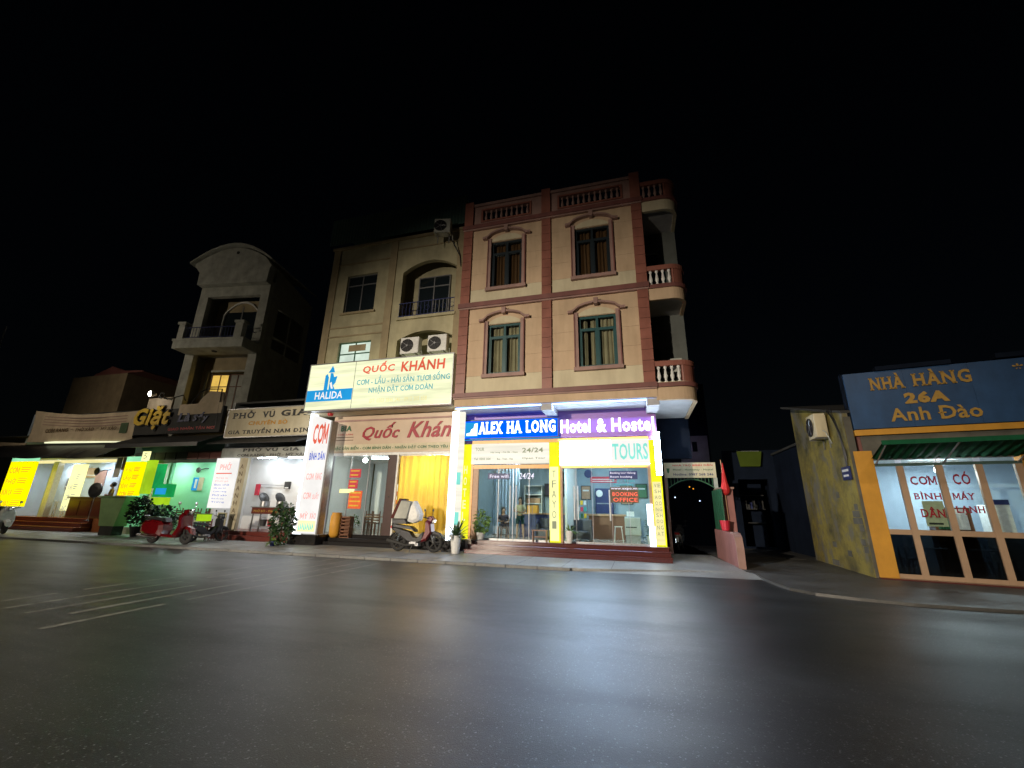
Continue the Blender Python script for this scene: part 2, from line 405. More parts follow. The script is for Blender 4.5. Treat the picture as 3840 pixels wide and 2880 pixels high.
def _char(ch, bold, serif):
    """one letter; horned and barred letters are composed so that strokes never cancel"""
    k = (ch, bold, serif)
    if k in _tc: return _tc[k]
    if ('w', ch) not in _tc:
        a = _raw('HH', 0)[0]; b = _raw('H'+ch+'H', 0)[0]
        _tc[('w', ch)] = max(v[0] for v in b)-max(v[0] for v in a)
    if 'cap' not in _tc: _tc['cap'] = max(v[1] for v in _raw('H', 0)[0])
    cap = _tc['cap']; base = HORN.get(ch, {'Đ': 'D', 'đ': 'd'}.get(ch, ch))
    if base == 'M':
        w_ = .72; t_ = .085+bold*2; o_ = bold
        vs = []; fs = []
        for p in ([(.06-o_, -o_), (.06-o_+t_, -o_), (.06-o_+t_, cap+o_), (.06-o_, cap+o_)], [(w_+o_-t_, -o_), (w_+o_, -o_), (w_+o_, cap+o_), (w_+o_-t_, cap+o_)],
                  [(.06-o_, cap+o_), (.39-t_*.55, .12), (.39+t_*.55, .12), (.06-o_+t_*1.15, cap+o_)], [(w_+o_-t_*1.15, cap+o_), (.39-t_*.55, .12), (.39+t_*.55, .12), (w_+o_, cap+o_)]):
            q = len(vs); vs += p; fs.append(tuple(range(q, q+4)))
    else: vs, fs = _raw(base, bold) if base != ' ' else ([], [])
    vs = list(vs); fs = list(fs)
    def quad(p):
        n = len(vs); vs.extend(p); fs.append(tuple(range(n, n+len(p))))
    if vs:
        x0 = min(v[0] for v in vs); x1 = max(v[0] for v in vs); t = .055+bold
        if ch in HORN:
            h = cap if ch.isupper() else .53
            quad([(x1-.10, h-.10), (x1-.02, h-.16), (x1+.07+bold, h-.02), (x1+.07+bold, h+.09), (x1-.01, h+.09), (x1-.01, h+.0)])
        if ch == 'Đ': quad([(x0-.07, cap*.46-t*.5), (x0+.26, cap*.46-t*.5), (x0+.26, cap*.46+t*.5), (x0-.07, cap*.46+t*.5)])
        if ch == 'đ': quad([(x1-.24, .60), (x1+.05, .60), (x1+.05, .60+t), (x1-.24, .60+t)])
    if serif and ch.isalpha():
        for L, dr in ((-bold, 1), (cap+bold, -1)):
            segs = []
            for f in fs:
                for i in range(len(f)):
                    a, b = vs[f[i]], vs[f[(i+1) % len(f)]]
                    if abs(a[1]-L) < .008 and abs(b[1]-L) < .008 and abs(a[0]-b[0]) > .01: segs.append((min(a[0], b[0]), max(a[0], b[0])))
            segs.sort(); mg = []
            for q in segs:
                if mg and q[0] <= mg[-1][1]+.004: mg[-1] = (mg[-1][0], max(mg[-1][1], q[1]))
                else: mg.append(q)
            for a, b in mg:
                if b-a < .30: quad([(a-serif, L), (b+serif, L), (b+serif, L+dr*.075), (a-serif, L+dr*.075)])
    _tc[k] = (vs, fs); return _tc[k]
def glyphs(body, bold=0.0, shear=0.0, spacing=1.0, serif=0.0):
    V = []; F = []; x = 0
    for ch in body:
        vs, fs = _char(ch, bold, serif); n = len(V)
        V += [(a+x, b) for a, b in vs]; F += [tuple(n+i for i in f) for f in fs]
        x += _tc[('w', ch)]*spacing+bold*1.4+serif*.9
    return V, F
def lettering(body, x0, x1, z0, z1, y, mt, parent, bold=0, shear=0, serif=0, spacing=1.0, depth=0, name='lettering', arc=None, slope=0):
    """text fitted to the rectangle, readable from the street (front = -y)"""
    vs, fs = glyphs(body, bold, 0, spacing, serif)
    vs = [(v[0]+shear*v[1], v[1]) for v in vs]
    if not vs: return None
    ax = min(v[0] for v in vs); bx = max(v[0] for v in vs); az = min(v[1] for v in vs); bz = max(v[1] for v in vs)
    P = []
    for a, b in vs:
        u = (a-ax)/max(1e-6, bx-ax); t = (b-az)/max(1e-6, bz-az)
        P.append((x0+(x1-x0)*u, y, z0+(z1-z0)*t+slope*u))
    b = MB()
    if depth:
        n = len(P); b.v = [Vector(p) for p in P]+[Vector((p[0], p[1]+depth, p[2])) for p in P]
        from collections import Counter
        ec = Counter()
        for f in fs:
            for i in range(len(f)): ec[frozenset((f[i], f[(i+1) % len(f)]))] += 1
        b.f = [list(f) for f in fs]
        for f in fs:
            for i in range(len(f)):
                q, r = f[i], f[(i+1) % len(f)]
                if ec[frozenset((q, r))] == 1: b.f.append([q, r, n+r, n+q])
        b.mi = [0]*len(b.f)
    else:
        b.v = [Vector(p) for p in P]; b.f = [list(f) for f in fs]; b.mi = [0]*len(fs)
    return b.build(name, mt, parent)
def vertical_text(body, x0, x1, z0, z1, y, mt, parent, **kw):
    n = len(body); h = (z1-z0)/n
    for i, ch in enumerate(body):
        if ch == ' ': continue
        zz = z1-(i+.5)*h; lettering(ch, x0, x1, zz-h*.36, zz+h*.36, y, mt, parent, **kw)
def area(name, parent, loc, size, power, col=(1, 1, 1), rot=(0, 0, 0), sizey=None, spread=None):
    d = bpy.data.lights.new(name, 'AREA'); d.energy = power; d.color = col; d.size = size
    if sizey: d.shape = 'RECTANGLE'; d.size_y = sizey
    if spread: d.spread = spread
    o = bpy.data.objects.new(name, d); COL.objects.link(o)
    wm = FRAME @ Matrix.Translation(loc) @ Matrix.Rotation(rot[2], 4, 'Z') @ Matrix.Rotation(rot[0], 4, 'X')
    o.parent = parent; o.matrix_basis = WORLD[parent.name].inverted() @ wm
    return o
def point(parent, loc, power, col=(1, 1, 1), r=.08):
    d = bpy.data.lights.new('lamp_light', 'POINT'); d.energy = power; d.color = col; d.shadow_soft_size = r
    o = bpy.data.objects.new('lamp_light', d); COL.objects.link(o)
    o.parent = parent; o.matrix_basis = WORLD[parent.name].inverted() @ FRAME @ Matrix.Translation(loc)
    return o
def grid_wall(b, x0, x1, z0, z1, y0, y1, holes):
    xs = sorted({x0, x1, *[h[0] for h in holes], *[h[1] for h in holes]}); zs = sorted({z0, z1, *[h[2] for h in holes], *[h[3] for h in holes]})
    xs = [x for x in xs if x0 <= x <= x1]; zs = [z for z in zs if z0 <= z <= z1]
    for j in range(len(zs)-1):
        run = None
        for i in range(len(xs)-1):
            cx = (xs[i]+xs[i+1])/2; cz = (zs[j]+zs[j+1])/2
            hole = any(h[0] < cx < h[1] and h[2] < cz < h[3] for h in holes)
            if not hole: run = [run[0] if run else xs[i], xs[i+1]]
            if hole or i == len(xs)-2:
                if run: b.box(run[0], run[1], y0, y1, zs[j], zs[j+1]); run = None
    return b
def courses(parent, x0, x1, rows, y, holes, th=.03, gap=.006, name='wall_panel'):
    """smooth rendered courses with incised joints between them; rows = [(z0,z1,mat)]"""
    for z0, z1, mt in rows:
        segs = [(x0, x1, z0, z1)]
        for h in holes:
            new = []
            for a, b, c, d in segs:
                if h[1] <= a or h[0] >= b or h[3] <= c or h[2] >= d: new.append((a, b, c, d)); continue
                if h[0] > a: new.append((a, h[0], c, d))
                if h[1] < b: new.append((h[1], b, c, d))
                if h[3] < d: new.append((max(a, h[0]), min(b, h[1]), h[3], d))
                if h[2] > c: new.append((max(a, h[0]), min(b, h[1]), c, h[2]))
            segs = new
        for a, b, c, d in segs:
            if b-a < .02 or d-c < .02: continue
            gt = gap if abs(d-z1) < 1e-6 else 0; gb = gap if abs(c-z0) < 1e-6 else 0
            MB().box(a, b, y, y+th, c+gb/2, d-gt/2).build(name, mt, parent)

# ------------------------------------------------------------------ kit of small things
def ac_unit(loc, rot, label, w=.9, h=.68, d=.34, dark=False, mt='white'):
    t = thing('air_conditioner', label, 'air conditioner', loc, rot, 'outdoor air conditioner units on the walls')
    T = lambda: None
    b = MB(); b.T = Matrix.Identity(4); b.bbox(-w/2, w/2, 0, d, 0, h, .025); b.build('casing', mt, t, local=True)
    g = MB(); r = h*.40; cx = -w*.12
    g.lathe([(r, -.004), (r, -.03), (r-.025, -.035), (r-.03, -.004)], (cx, 0, h/2), 20, 'Y'); g.build('fan_ring', 'dkgray', t, local=True)
    k = MB(); k.lathe([(r-.03, -.003), (r-.03, -.010)], (cx, 0, h/2), 20, 'Y'); k.build('fan_opening', 'black', t, local=True)
    f = MB()
    for i in range(5): f.tube([(cx, -.022, h/2), (cx+math.cos(i*1.2566)*(r-.03), -.022, h/2+math.sin(i*1.2566)*(r-.03))], .012, 5)
    f.lathe([(.05, -.012), (.05, -.035)], (cx, 0, h/2), 10, 'Y'); f.build('fan_guard', 'steel', t, local=True)
    for x in (-w*.35, w*.35): b = MB(); b.box(x-.02, x+.02, -.02, d+.05, -.04, 0); b.box(x-.02, x+.02, d+.0, d+.03, -.35, 0); b.build('bracket', 'steel', t, local=True)
    MB().tube([(w*.45, d*.5, h*.3), (w*.5+.06, d*.7, h*.2), (w*.5+.08, d, -.25)], .02, 6).build('pipe', 'lightgray', t, local=True)
    return t
def chair(loc, rot, label, mt='wood', group='dining chairs in the shops', high=.9):
    t = thing('dining_chair', label, 'chair', loc, rot, group)
    MB().box(-.2, .2, -.2, .2, .43, .47).build('seat', mt, t, local=True)
    for x in (-.18, .18):
        for y in (-.18, .18):
            MB().box(x-.02, x+.02, y-.02, y+.02, 0, (high if y > 0 else .43)).build('leg', mt, t, local=True)
    b = MB()
    for z in (.55, .67, .79): b.box(-.16, .16, .165, .185, z, z+.07)
    b.build('backrest', mt, t, local=True); return t
def table(loc, rot, label, w=1.1, d=.6, h=.75, top='steel', leg='steel', group=None):
    t = thing('dining_table', label, 'table', loc, rot, group)
    MB().box(-w/2, w/2, -d/2, d/2, h-.03, h).build('table_top', top, t, local=True)
    for x in (-w/2+.05, w/2-.05):
        for y in (-d/2+.05, d/2-.05): MB().box(x-.018, x+.018, y-.018, y+.018, 0, h-.03).build('leg', leg, t, local=True)
    return t
def stool(loc, label, mt='redplastic', h=.42, r=.15):
    t = thing('plastic_stool', label, 'stool', loc, 0, 'low plastic stools')
    MB().box(-r, r, -r, r, h-.03, h).build('seat', mt, t, local=True)
    for x in (-1, 1):
        for y in (-1, 1): MB().tube([(x*r*.8, y*r*.8, h-.03), (x*(r+.02), y*(r+.02), 0)], .015, 5).build('leg', mt, t, local=True)
    return t
def leaf_cloud(n, c, rx, rz, ls, droop=.3, shape='ball', seed=1):
    rd = random.Random(seed); b = MB()
    for i in range(n):
        while True:
            p = Vector((rd.uniform(-1, 1), rd.uniform(-1, 1), rd.uniform(-1, 1)))
            if p.length < 1 and rd.random() < .35+.65*p.length and noise.noise(p*2.3+Vector((seed*3.1, 0, 0))) > -.18: break
        q = Vector((p.x*rx, p.y*rx, p.z*rz))+Vector(c)
        d = Vector((p.x+rd.uniform(-.5, .5), p.y+rd.uniform(-.5, .5), rd.uniform(-droop-.3, .6))).normalized()
        sd_ = d.cross(Vector((rd.uniform(-1, 1), rd.uniform(-1, 1), 1))).normalized()
        l = ls*rd.uniform(.6, 1.3); wd = l*.32
        b.add([q, q+d*l*.5+sd_*wd, q+d*l, q+d*l*.5-sd_*wd], [(0, 1, 2, 3)])
    return b
def blade_fan(n, c, length, wd, seed=1, up=.9, droop=.5):
    """long arching leaves from one point"""
    rd = random.Random(seed); b = MB(); c = Vector(c)
    for i in range(n):
        a = rd.uniform(0, 6.283); el = rd.uniform(.35, 1.35); L = length*rd.uniform(.6, 1.1)
        h = Vector((math.cos(a), math.sin(a), 0)); sd_ = Vector((-math.sin(a), math.cos(a), 0))
        pts = []
        for k in range(5):
            t = k/4; pts.append(c+h*(L*math.cos(el)*t)+Vector((0, 0, L*(math.sin(el)*t*up-droop*t*t*math.cos(el)))))
        vs = []
        for k, p in enumerate(pts):
            w_ = wd*math.sin(.35+2.6*k/4)*.5; vs += [p-sd_*w_, p+sd_*w_]
        b.add(vs, [(2*k, 2*k+1, 2*k+3, 2*k+2) for k in range(4)])
    return b
def potted(loc, label, pot_h, pot_r, leaves, pot='white', leaf='leaf', name='potted_plant', stem=None):
    t = thing(name, label, 'plant', loc)
    if pot_h: MB().lathe([(pot_r*.62, 0), (pot_r, pot_h), (pot_r*1.06, pot_h), (pot_r*1.06, pot_h+.03), (pot_r*.9, pot_h+.03), (pot_r*.88, pot_h-.03)], n=16).build('pot', pot, t, local=True, smooth=False)
    leaves.build('foliage', leaf, t, local=True)
    if stem: stem.build('stem', 'wood', t, local=True)
    return t

def skin_mesh(verts, edges, name, mt, parent, sub=1):
    me = bpy.data.meshes.new(name); me.from_pydata([v[0] for v in verts], edges, [])
    o = bpy.data.objects.new(name, me); COL.objects.link(o)
    md = o.modifiers.new('s', 'SKIN')
    if not me.skin_vertices: me.skin_vertices.new()
    sv = me.skin_vertices[0].data
    for i, v in enumerate(verts): sv[i].radius = (v[1], v[2] if len(v) > 2 else v[1])
    sv[0].use_root = True
    s = o.modifiers.new('u', 'SUBSURF'); s.levels = sub; s.render_levels = sub
    dg = bpy.context.evaluated_depsgraph_get(); dg.update()
    m2 = bpy.data.meshes.new_from_object(o.evaluated_get(dg)); bpy.data.objects.remove(o)
    m2.materials.clear(); m2.materials.append(M[mt])
    m2.polygons.foreach_set('use_smooth', [True]*len(m2.polygons))
    q = bpy.data.objects.new(name, m2); COL.objects.link(q); q.parent = parent; return q
def person(loc, rot, label, pose, shirt, trousers, scale=1.0, longhair=False, legs_bare=True):
    """pose: dict of joints (x right, y forward = -y faces viewer before rot, z up)"""
    t = thing('person', label, 'person', loc, rot); J = pose
    S = lambda p: tuple(c*scale for c in p)
    P = lambda k, r, r2=None: (S(J[k]), r*scale, (r2 or r)*scale)
    V = [P('pelvis', .115, .10), P('waist', .105, .085), P('chest', .135, .10), P('neckb', .06), P('neck', .048), P('head', .085, .095), P('crown', .07, .08)]
    E = [(0, 1), (1, 2), (2, 3), (3, 4), (4, 5), (5, 6)]
    for s_ in ('l', 'r'):
        i = len(V)
        V += [P('sho'+s_, .052), P('elb'+s_, .038), P('wri'+s_, .026), P('han'+s_, .035, .018)]
        E += [(2, i), (i, i+1), (i+1, i+2), (i+2, i+3)]
        i = len(V)
        V += [P('hip'+s_, .082), P('kne'+s_, .055), P('ank'+s_, .036), P('toe'+s_, .032, .028)]
        E += [(0, i), (i, i+1), (i+1, i+2), (i+2, i+3)]
    body = skin_mesh(V, E, 'body', 'skin', t)
    def lerp(a, b, k): return tuple(J[a][i]+(J[b][i]-J[a][i])*k for i in range(3))
    V = [P('pelvis', .135, .12), P('waist', .122, .10), P('chest', .152, .118), (S(lerp('chest', 'neckb', .7)), .075*scale, .07*scale)]; E = [(0, 1), (1, 2), (2, 3)]
    for s_ in ('l', 'r'):
        i = len(V); V += [P('sho'+s_, .068), (S(lerp('sho'+s_, 'elb'+s_, .75)), .056*scale, .056*scale)]; E += [(2, i), (i, i+1)]
    skin_mesh(V, E, 'shirt', shirt, t)
    k = .95 if not legs_bare else 1
    V = [P('pelvis', .132, .118)]; E = []
    for s_ in ('l', 'r'):
        i = len(V); V += [P('hip'+s_, .098), (S(lerp('hip'+s_, 'kne'+s_, .8 if legs_bare else 1)), .074*scale, .074*scale)]; E += [(0, i), (i, i+1)]
        if not legs_bare: V.append((S(lerp('kne'+s_, 'ank'+s_, .93)), .055*scale, .055*scale)); E.append((i+1, i+2))
    skin_mesh(V, E, 'shorts' if legs_bare else 'trousers', trousers, t)
    h = MB(); hd = Vector(S(J['head'])); cr = Vector(S(J['crown'])); mid = (hd+cr)/2
    h.ball(tuple(mid+Vector((0, .022, .022))*scale), .112*scale, 12, (.95, 1.0, 1.12))
    if longhair: h.ball(tuple(hd+Vector((0, .07, -.07))*scale), .1*scale, 10, (.95, .55, 1.7))
    h.build('hair', 'hair', t, local=True, smooth=True)
    f = MB(); f.ball(tuple(hd+Vector((0, -.052, .015))*scale), .078*scale, 10, (.92, .75, 1.15))
    f.add([tuple(hd+Vector(q)*scale) for q in ((-.014, -.105, -.005), (.014, -.105, -.005), (0, -.128, -.005), (0, -.108, .035))], [(0, 1, 2), (0, 2, 3), (1, 3, 2)])
    f.build('face', 'skin', t, local=True, smooth=True)
    e = MB()
    for x in (-.03, .03): e.ball(tuple(hd+Vector((x, -.106, .03))*scale), .009*scale, 6)
    e.box(*(hd.x+a*scale for a in (-.022, .022)), *(hd.y+a*scale for a in (-.114, -.1)), *(hd.z+a*scale for a in (-.035, -.029)))
    e.build('eyes_and_mouth', 'hair', t, local=True)
    return t
def stand_pose(arm='down'):
    J = dict(pelvis=(0, 0, .93), waist=(0, -.01, 1.08), chest=(0, 0, 1.28), neckb=(0, .01, 1.42), neck=(0, 0, 1.47), head=(0, -.01, 1.56), crown=(0, 0, 1.64),
             shol=(-.17, 0, 1.36), shor=(.17, 0, 1.36), hipl=(-.09, 0, .88), hipr=(.09, 0, .88), knel=(-.12, -.03, .48), kner=(.13, -.02, .48),
             ankl=(-.14, .02, .07), ankr=(.15, .02, .07), toel=(-.15, -.13, .04), toer=(.17, -.13, .04),
             elbl=(-.22, .02, 1.1), elbr=(.22, .02, 1.1), wril=(-.22, -.08, .88), wrir=(.22, -.08, .88), hanl=(-.22, -.11, .80), hanr=(.22, -.11, .80))
    if arm == 'fold': J.update(elbl=(-.25, -.06, 1.12), elbr=(.25, -.06, 1.12), wril=(-.07, -.22, 1.12), wrir=(.08, -.22, 1.08), hanl=(.01, -.22, 1.14), hanr=(-.0, -.23, 1.06))
    return J
def sit_pose():
    J = stand_pose('fold')
    for k in J: J[k] = (J[k][0], J[k][1], J[k][2]-.43)
    J.update(hipl=(-.10, -.03, .49), hipr=(.10, -.03, .49), pelvis=(0, 0, .53), knel=(-.14, -.44, .52), kner=(.15, -.44, .52), ankl=(-.14, -.42, .10), ankr=(.16, -.42, .10), toel=(-.15, -.56, .04), toer=(.17, -.56, .04))
    return J

def wheel(t, x, r, w=.09, spokes=8, hub='steel', solid=False):
    """a wheel in the bike's x-z plane: tyre with rim, spokes and hub as sub-parts"""
    b = MB(); n = 28; k = 8; vs = []; fs = []
    for i in range(n):
        a = 2*math.pi*i/n
        for j in range(k):
            q = 2*math.pi*j/k; rr = (r-w/2)+math.cos(q)*w/2; vs.append((x+math.cos(a)*rr, math.sin(q)*w/2, r+math.sin(a)*rr))
    for i in range(n):
        for j in range(k): fs.append((i*k+j, ((i+1) % n)*k+j, ((i+1) % n)*k+(j+1) % k, i*k+(j+1) % k))
    b.add(vs, fs); ty = b.build('wheel', 'rubber', t, local=True, smooth=True)
    WORLD[ty.name] = WORLD[t.name]
    c = MB(); c.lathe([(r-w*.95, -w*.32), (r-w*.75, -w*.36), (r-w*.75, w*.36), (r-w*.95, w*.32)], (x, 0, r), 28, 'Y') if False else None
    rim = MB(); n = 28
    for i in range(n):
        a, a2 = 2*math.pi*i/n, 2*math.pi*(i+1)/n
        for (r0, r1) in ((r-w*1.15, r-w*.85),):
            rim.add([(x+math.cos(q)*rr, y, r+math.sin(q)*rr) for q in (a, a2) for rr in (r0, r1) for y in (-w*.3, w*.3)], [(0, 1, 5, 4), (2, 6, 7, 3), (0, 4, 6, 2), (1, 3, 7, 5)])
    o = rim.build('rim', hub, t, local=True); o.parent = ty
    s = MB()
    for i in range(spokes):
        a = 2*math.pi*i/spokes+.2; s.tube([(x, 0, r), (x+math.cos(a)*(r-w), 0, r+math.sin(a)*(r-w))], .012 if not solid else .03, 5)
    s.lathe([(.05, -.06), (.065, -.05), (.065, .05), (.05, .06)], (x, 0, r), 12, 'Y')
    o = s.build('hub', hub, t, local=True); o.parent = ty
    return ty
def motorbike(loc, rot, label, fair='bikedark', accent='bikered', s=1.2, box=True):
    t = thing('motorbike', label, 'motorbike', loc, rot, None)
    K = lambda p: [(a*s, b*s) for a, b in p]
    r = .285*s; wheel(t, -.62*s, r, .085*s, 5, 'dkgray', True); wheel(t, .62*s, r, .075*s, 5, 'dkgray', True)
    b = MB(); b.slab(K([(-.62, .52), (-.25, .30), (.12, .26), (.30, .34), (.34, .62), (.26, .56), (.12, .40), (-.05, .42), (-.20, .60), (-.70, .72), (-.88, .74), (-.84, .66)]), .13*s); b.build('body_shell', fair, t, local=True)
    b = MB(); b.slab(K([(.22, .30), (.40, .36), (.56, .60), (.52, .86), (.42, .98), (.34, .94), (.36, .66), (.30, .46)]), .19*s, tap=.8); b.build('leg_shield', accent, t, local=True)
    b = MB(); b.slab(K([(-.86, .74), (-.10, .66), (.0, .60), (-.04, .68), (-.18, .77), (-.50, .80), (-.86, .84)]), .14*s); b.build('seat', 'black', t, local=True)
    b = MB(); b.slab(K([(.36, .95), (.52, .90), (.60, 1.0), (.50, 1.10), (.38, 1.08)]), .12*s, tap=.7); b.build('front_cowl', accent, t, local=True)
    b = MB(); b.slab(K([(.535, .90), (.60, .90), (.625, .98), (.57, 1.0)]), .09*s); b.build('headlight', 'chrome', t, local=True)
    b = MB(); b.tube([(.36*s, -.34*s, 1.06*s), (.42*s, -.14*s, 1.03*s), (.42*s, .14*s, 1.03*s), (.36*s, .34*s, 1.06*s)], .018*s, 6); b.build('handlebar', 'black', t, local=True)
    for y in (-1, 1):
        b = MB(); b.tube([(.40*s, y*.26*s, 1.05*s), (.38*s, y*.31*s, 1.22*s)], .008*s, 5); b.ball((.38*s, y*.31*s, 1.27*s), .055*s, 8, (.35, 1.1, .8)); b.build('mirror', 'black', t, local=True)
    b = MB(); b.slab(K([(.34, .42), (.44, .55), (.62, .64), (.82, .58), (.94, .42), (.88, .44), (.78, .53), (.62, .575), (.46, .50)]), .055*s); b.build('front_mudguard', fair, t, local=True)
    b = MB(); b.slab(K([(-.62, .60), (-.84, .55), (-.98, .38), (-.90, .44), (-.78, .56)]), .06*s); b.build('rear_mudguard', fair, t, local=True)
    b = MB()
    for y in (-1, 1): b.tube([(.62*s, y*.06*s, .285*s), (.48*s, y*.06*s, .62*s), (.42*s, y*.04*s, .9*s)], .022*s, 6)
    b.build('fork', 'steel', t, local=True)
    b = MB()
    for y in (-1, 1): b.tube([(-.62*s, y*.10*s, .285*s), (-.52*s, y*.11*s, .62*s)], .028*s, 6)
    b.build('shock_absorber', 'chrome', t, local=True)
    b = MB(); b.tube([(.0, -.12*s, .22*s), (-.3*s, -.14*s, .2*s), (-.55*s, -.15*s, .26*s), (-.95*s, -.15*s, .34*s)], .028*s, 8, .05*s); b.build('exhaust', 'dkgray', t, local=True)
    b = MB(); b.box(-.2*s, .12*s, -.1*s, .1*s, .18*s, .36*s); b.box(-.14*s, .06*s, -.13*s, .13*s, .22*s, .32*s); b.build('engine', 'steel', t, local=True, bevel=.01)
    b = MB(); b.slab(K([(-.90, .70), (-.84, .68), (-.82, .76), (-.90, .78)]), .1*s); b.build('tail_light', 'inkred', t, local=True)
    b = MB(); b.tube([(-.05*s, -.12*s, .26*s), (-.12*s, -.2*s, 0)], .012*s, 5); b.build('stand', 'steel', t, local=True)
    return t
def scooter(loc, rot, label, mt='vermilion', s=1.15, white=False):
    t = thing('motor_scooter', label, 'scooter', loc, rot)
    K = lambda p: [(a*s, b*s) for a, b in p]
    r = .235*s; wheel(t, -.60*s, r, .10*s, 5, 'dkgray', True); wheel(t, .64*s, r, .10*s, 5, 'dkgray', True)
    b = MB(); b.slab(K([(-.98, .50), (-.96, .34), (-.80, .30), (-.45, .24), (-.20, .24), (-.12, .40), (-.14, .58), (-.24, .68), (-.60, .72), (-.86, .68), (-.95, .60)]), .22*s, tap=.72); b.build('rear_body', mt, t, local=True, smooth=False)
    b = MB(); b.slab(K([(-.22, .22), (.36, .20), (.42, .28), (-.20, .30)]), .17*s); b.build('footboard', mt, t, local=True)
    b = MB(); b.slab(K([(.30, .22), (.44, .22), (.60, .50), (.56, .86), (.48, .96), (.44, .90), (.48, .56), (.36, .34)]), .23*s, tap=.8); b.build('leg_shield', mt, t, local=True)
    b = MB(); b.slab(K([(.42, .90), (.56, .88), (.62, .98), (.56, 1.06), (.42, 1.04)]), .11*s, tap=.7); b.build('handlebar_cowl', mt, t, local=True)
    b = MB(); b.lathe([(.075*s, .60*s), (.075*s, .63*s), (.05*s, .65*s)], (0, 0, .98*s), 12, 'X'); b.build('headlight', 'chrome', t, local=True)
    b = MB(); b.slab(K([(-.86, .70), (-.60, .735), (-.26, .70), (-.12, .66), (-.20, .78), (-.50, .82), (-.84, .80)]), .15*s); b.build('seat', 'black', t, local=True)
    b = MB(); b.tube([(.42*s, -.34*s, 1.02*s), (.47*s, -.12*s, 1.0*s), (.47*s, .12*s, 1.0*s), (.42*s, .34*s, 1.02*s)], .018*s, 6); b.build('handlebar', 'black', t, local=True)
    for y in (-1, 1):
        b = MB(); b.tube([(.46*s, y*.24*s, 1.02*s), (.43*s, y*.30*s, 1.2*s)], .008*s, 5); b.lathe([(.05*s, 0), (.055*s, .012*s), (.02*s, .02*s)], (.43*s, y*.3*s, 1.24*s), 10, 'X'); b.build('mirror', 'chrome', t, local=True)
    b = MB(); b.slab(K([(.40, .34), (.46, .50), (.64, .56), (.84, .48), (.92, .30), (.84, .34), (.76, .44), (.62, .48), (.50, .42)]), .085*s, tap=.75); b.build('front_mudguard', mt, t, local=True)
    b = MB(); b.tube([(.64*s, -.07*s, .235*s), (.56*s, -.06*s, .5*s)], .025*s, 6); b.tube([(.64*s, .07*s, .235*s), (.56*s, .06*s, .5*s)], .025*s, 6); b.build('fork', 'dkgray', t, local=True)
    b = MB(); b.tube([(-.3*s, -.17*s, .2*s), (-.6*s, -.19*s, .2*s), (-.98*s, -.19*s, .26*s)], .035*s, 8, .055*s); b.build('exhaust', 'chrome', t, local=True)
    b = MB(); b.tube([(-.84*s, -.12*s, .76*s), (-1.02*s, -.1*s, .84*s), (-1.02*s, .1*s, .84*s), (-.84*s, .12*s, .76*s)], .012*s, 6); b.build('grab_rail', 'chrome', t, local=True)
    b = MB(); b.slab(K([(-.99, .50), (-.95, .48), (-.94, .58), (-.98, .58)]), .07*s); b.build('tail_light', 'inkred', t, local=True)
    return t
def pedestal_fan(loc, rot, label, h=1.3, r=.24):
    t = thing('electric_fan', label, 'fan', loc, rot, 'black electric fans')
    MB().lathe([(.17, 0), (.17, .03), (.03, .05)], n=14).build('base', 'black', t, local=True)
    MB().tube([(0, 0, .03), (0, 0, h)], .014, 6).build('pole', 'steel', t, local=True)
    MB().lathe([(r*.5, -.05), (r, -.02), (r, .04), (r*.5, .08)], (0, -.06, h), 20, 'Y').build('fan_cage', 'black', t, local=True)
    MB().lathe([(.05, 0), (.05, .16)], (0, .02, h), 10, 'Y').build('motor', 'black', t, local=True)
    b = MB()
    for i in range(3):
        a = i*2.094; c, s_ = math.cos(a), math.sin(a)
        b.add([(0, -.115, h), (c*r*.8-s_*.06, -.115, h+s_*r*.8+c*.06), (c*r*.85+s_*.06, -.125, h+s_*r*.85-c*.06)], [(0, 1, 2)])
    b.build('blade', 'dkgray', t, local=True); return t
def ceiling_lamp(loc, label, power, size=1.2, col=(1, 1, 1), rot=0, up=None):
    t = thing('tube_lamp', label, 'lamp', loc, rot, 'fluorescent tube lamps in the shops')
    MB().tube([(-size/2, 0, -.04), (size/2, 0, -.04)], .022, 8).build('tube', 'Etube', t, local=True)
    MB().box(-size/2-.03, size/2+.03, -.04, .04, -.012, .03).build('fitting', 'white', t, local=True)
    d = bpy.data.lights.new('lamp_light', 'AREA'); d.shape = 'RECTANGLE'; d.size = size; d.size_y = .15; d.energy = power; d.color = col
    o = bpy.data.objects.new('lamp_light', d); COL.objects.link(o); o.parent = t; o.location = (0, 0, -.08)
    return t

# ================================================================== GROUND
g = MB(); g.add([(-400, -200, -.08), (400, -200, -.08), (400, 400, -.08), (-400, 400, -.08)], [(0, 1, 2, 3)]); g.build('road', 'asphalt', kind='structure')
pv = MB(); pv.prism_z([(-62, 13.6), (-1.6, 13.6), (3.0, 14.9), (3.0, 16.2), (2.4, 30), (-62, 30)], -.3, 0)
pv.add([(-1.9, 13.5, -.076), (3.6, 13.9, -.076), (3.0, 14.9, .001), (-1.6, 13.6, .001)], [(0, 1, 2, 3)])
pavement = pv.build('pavement', 'pave', kind='structure')
k0 = None
for i in range(60):
    x = -62+i*1.0
    if k0 is None: k0 = MB().box(0, .985, 13.47, 13.597, -.12, .003).build('kerbstone', 'kerb', pavement, bevel=.006); k0.location.x = x; k0['kind'] = 'structure'
    else:
        c = k0.copy(); COL.objects.link(c); c.location.x = x; c.location.z = random.uniform(-.004, .002)
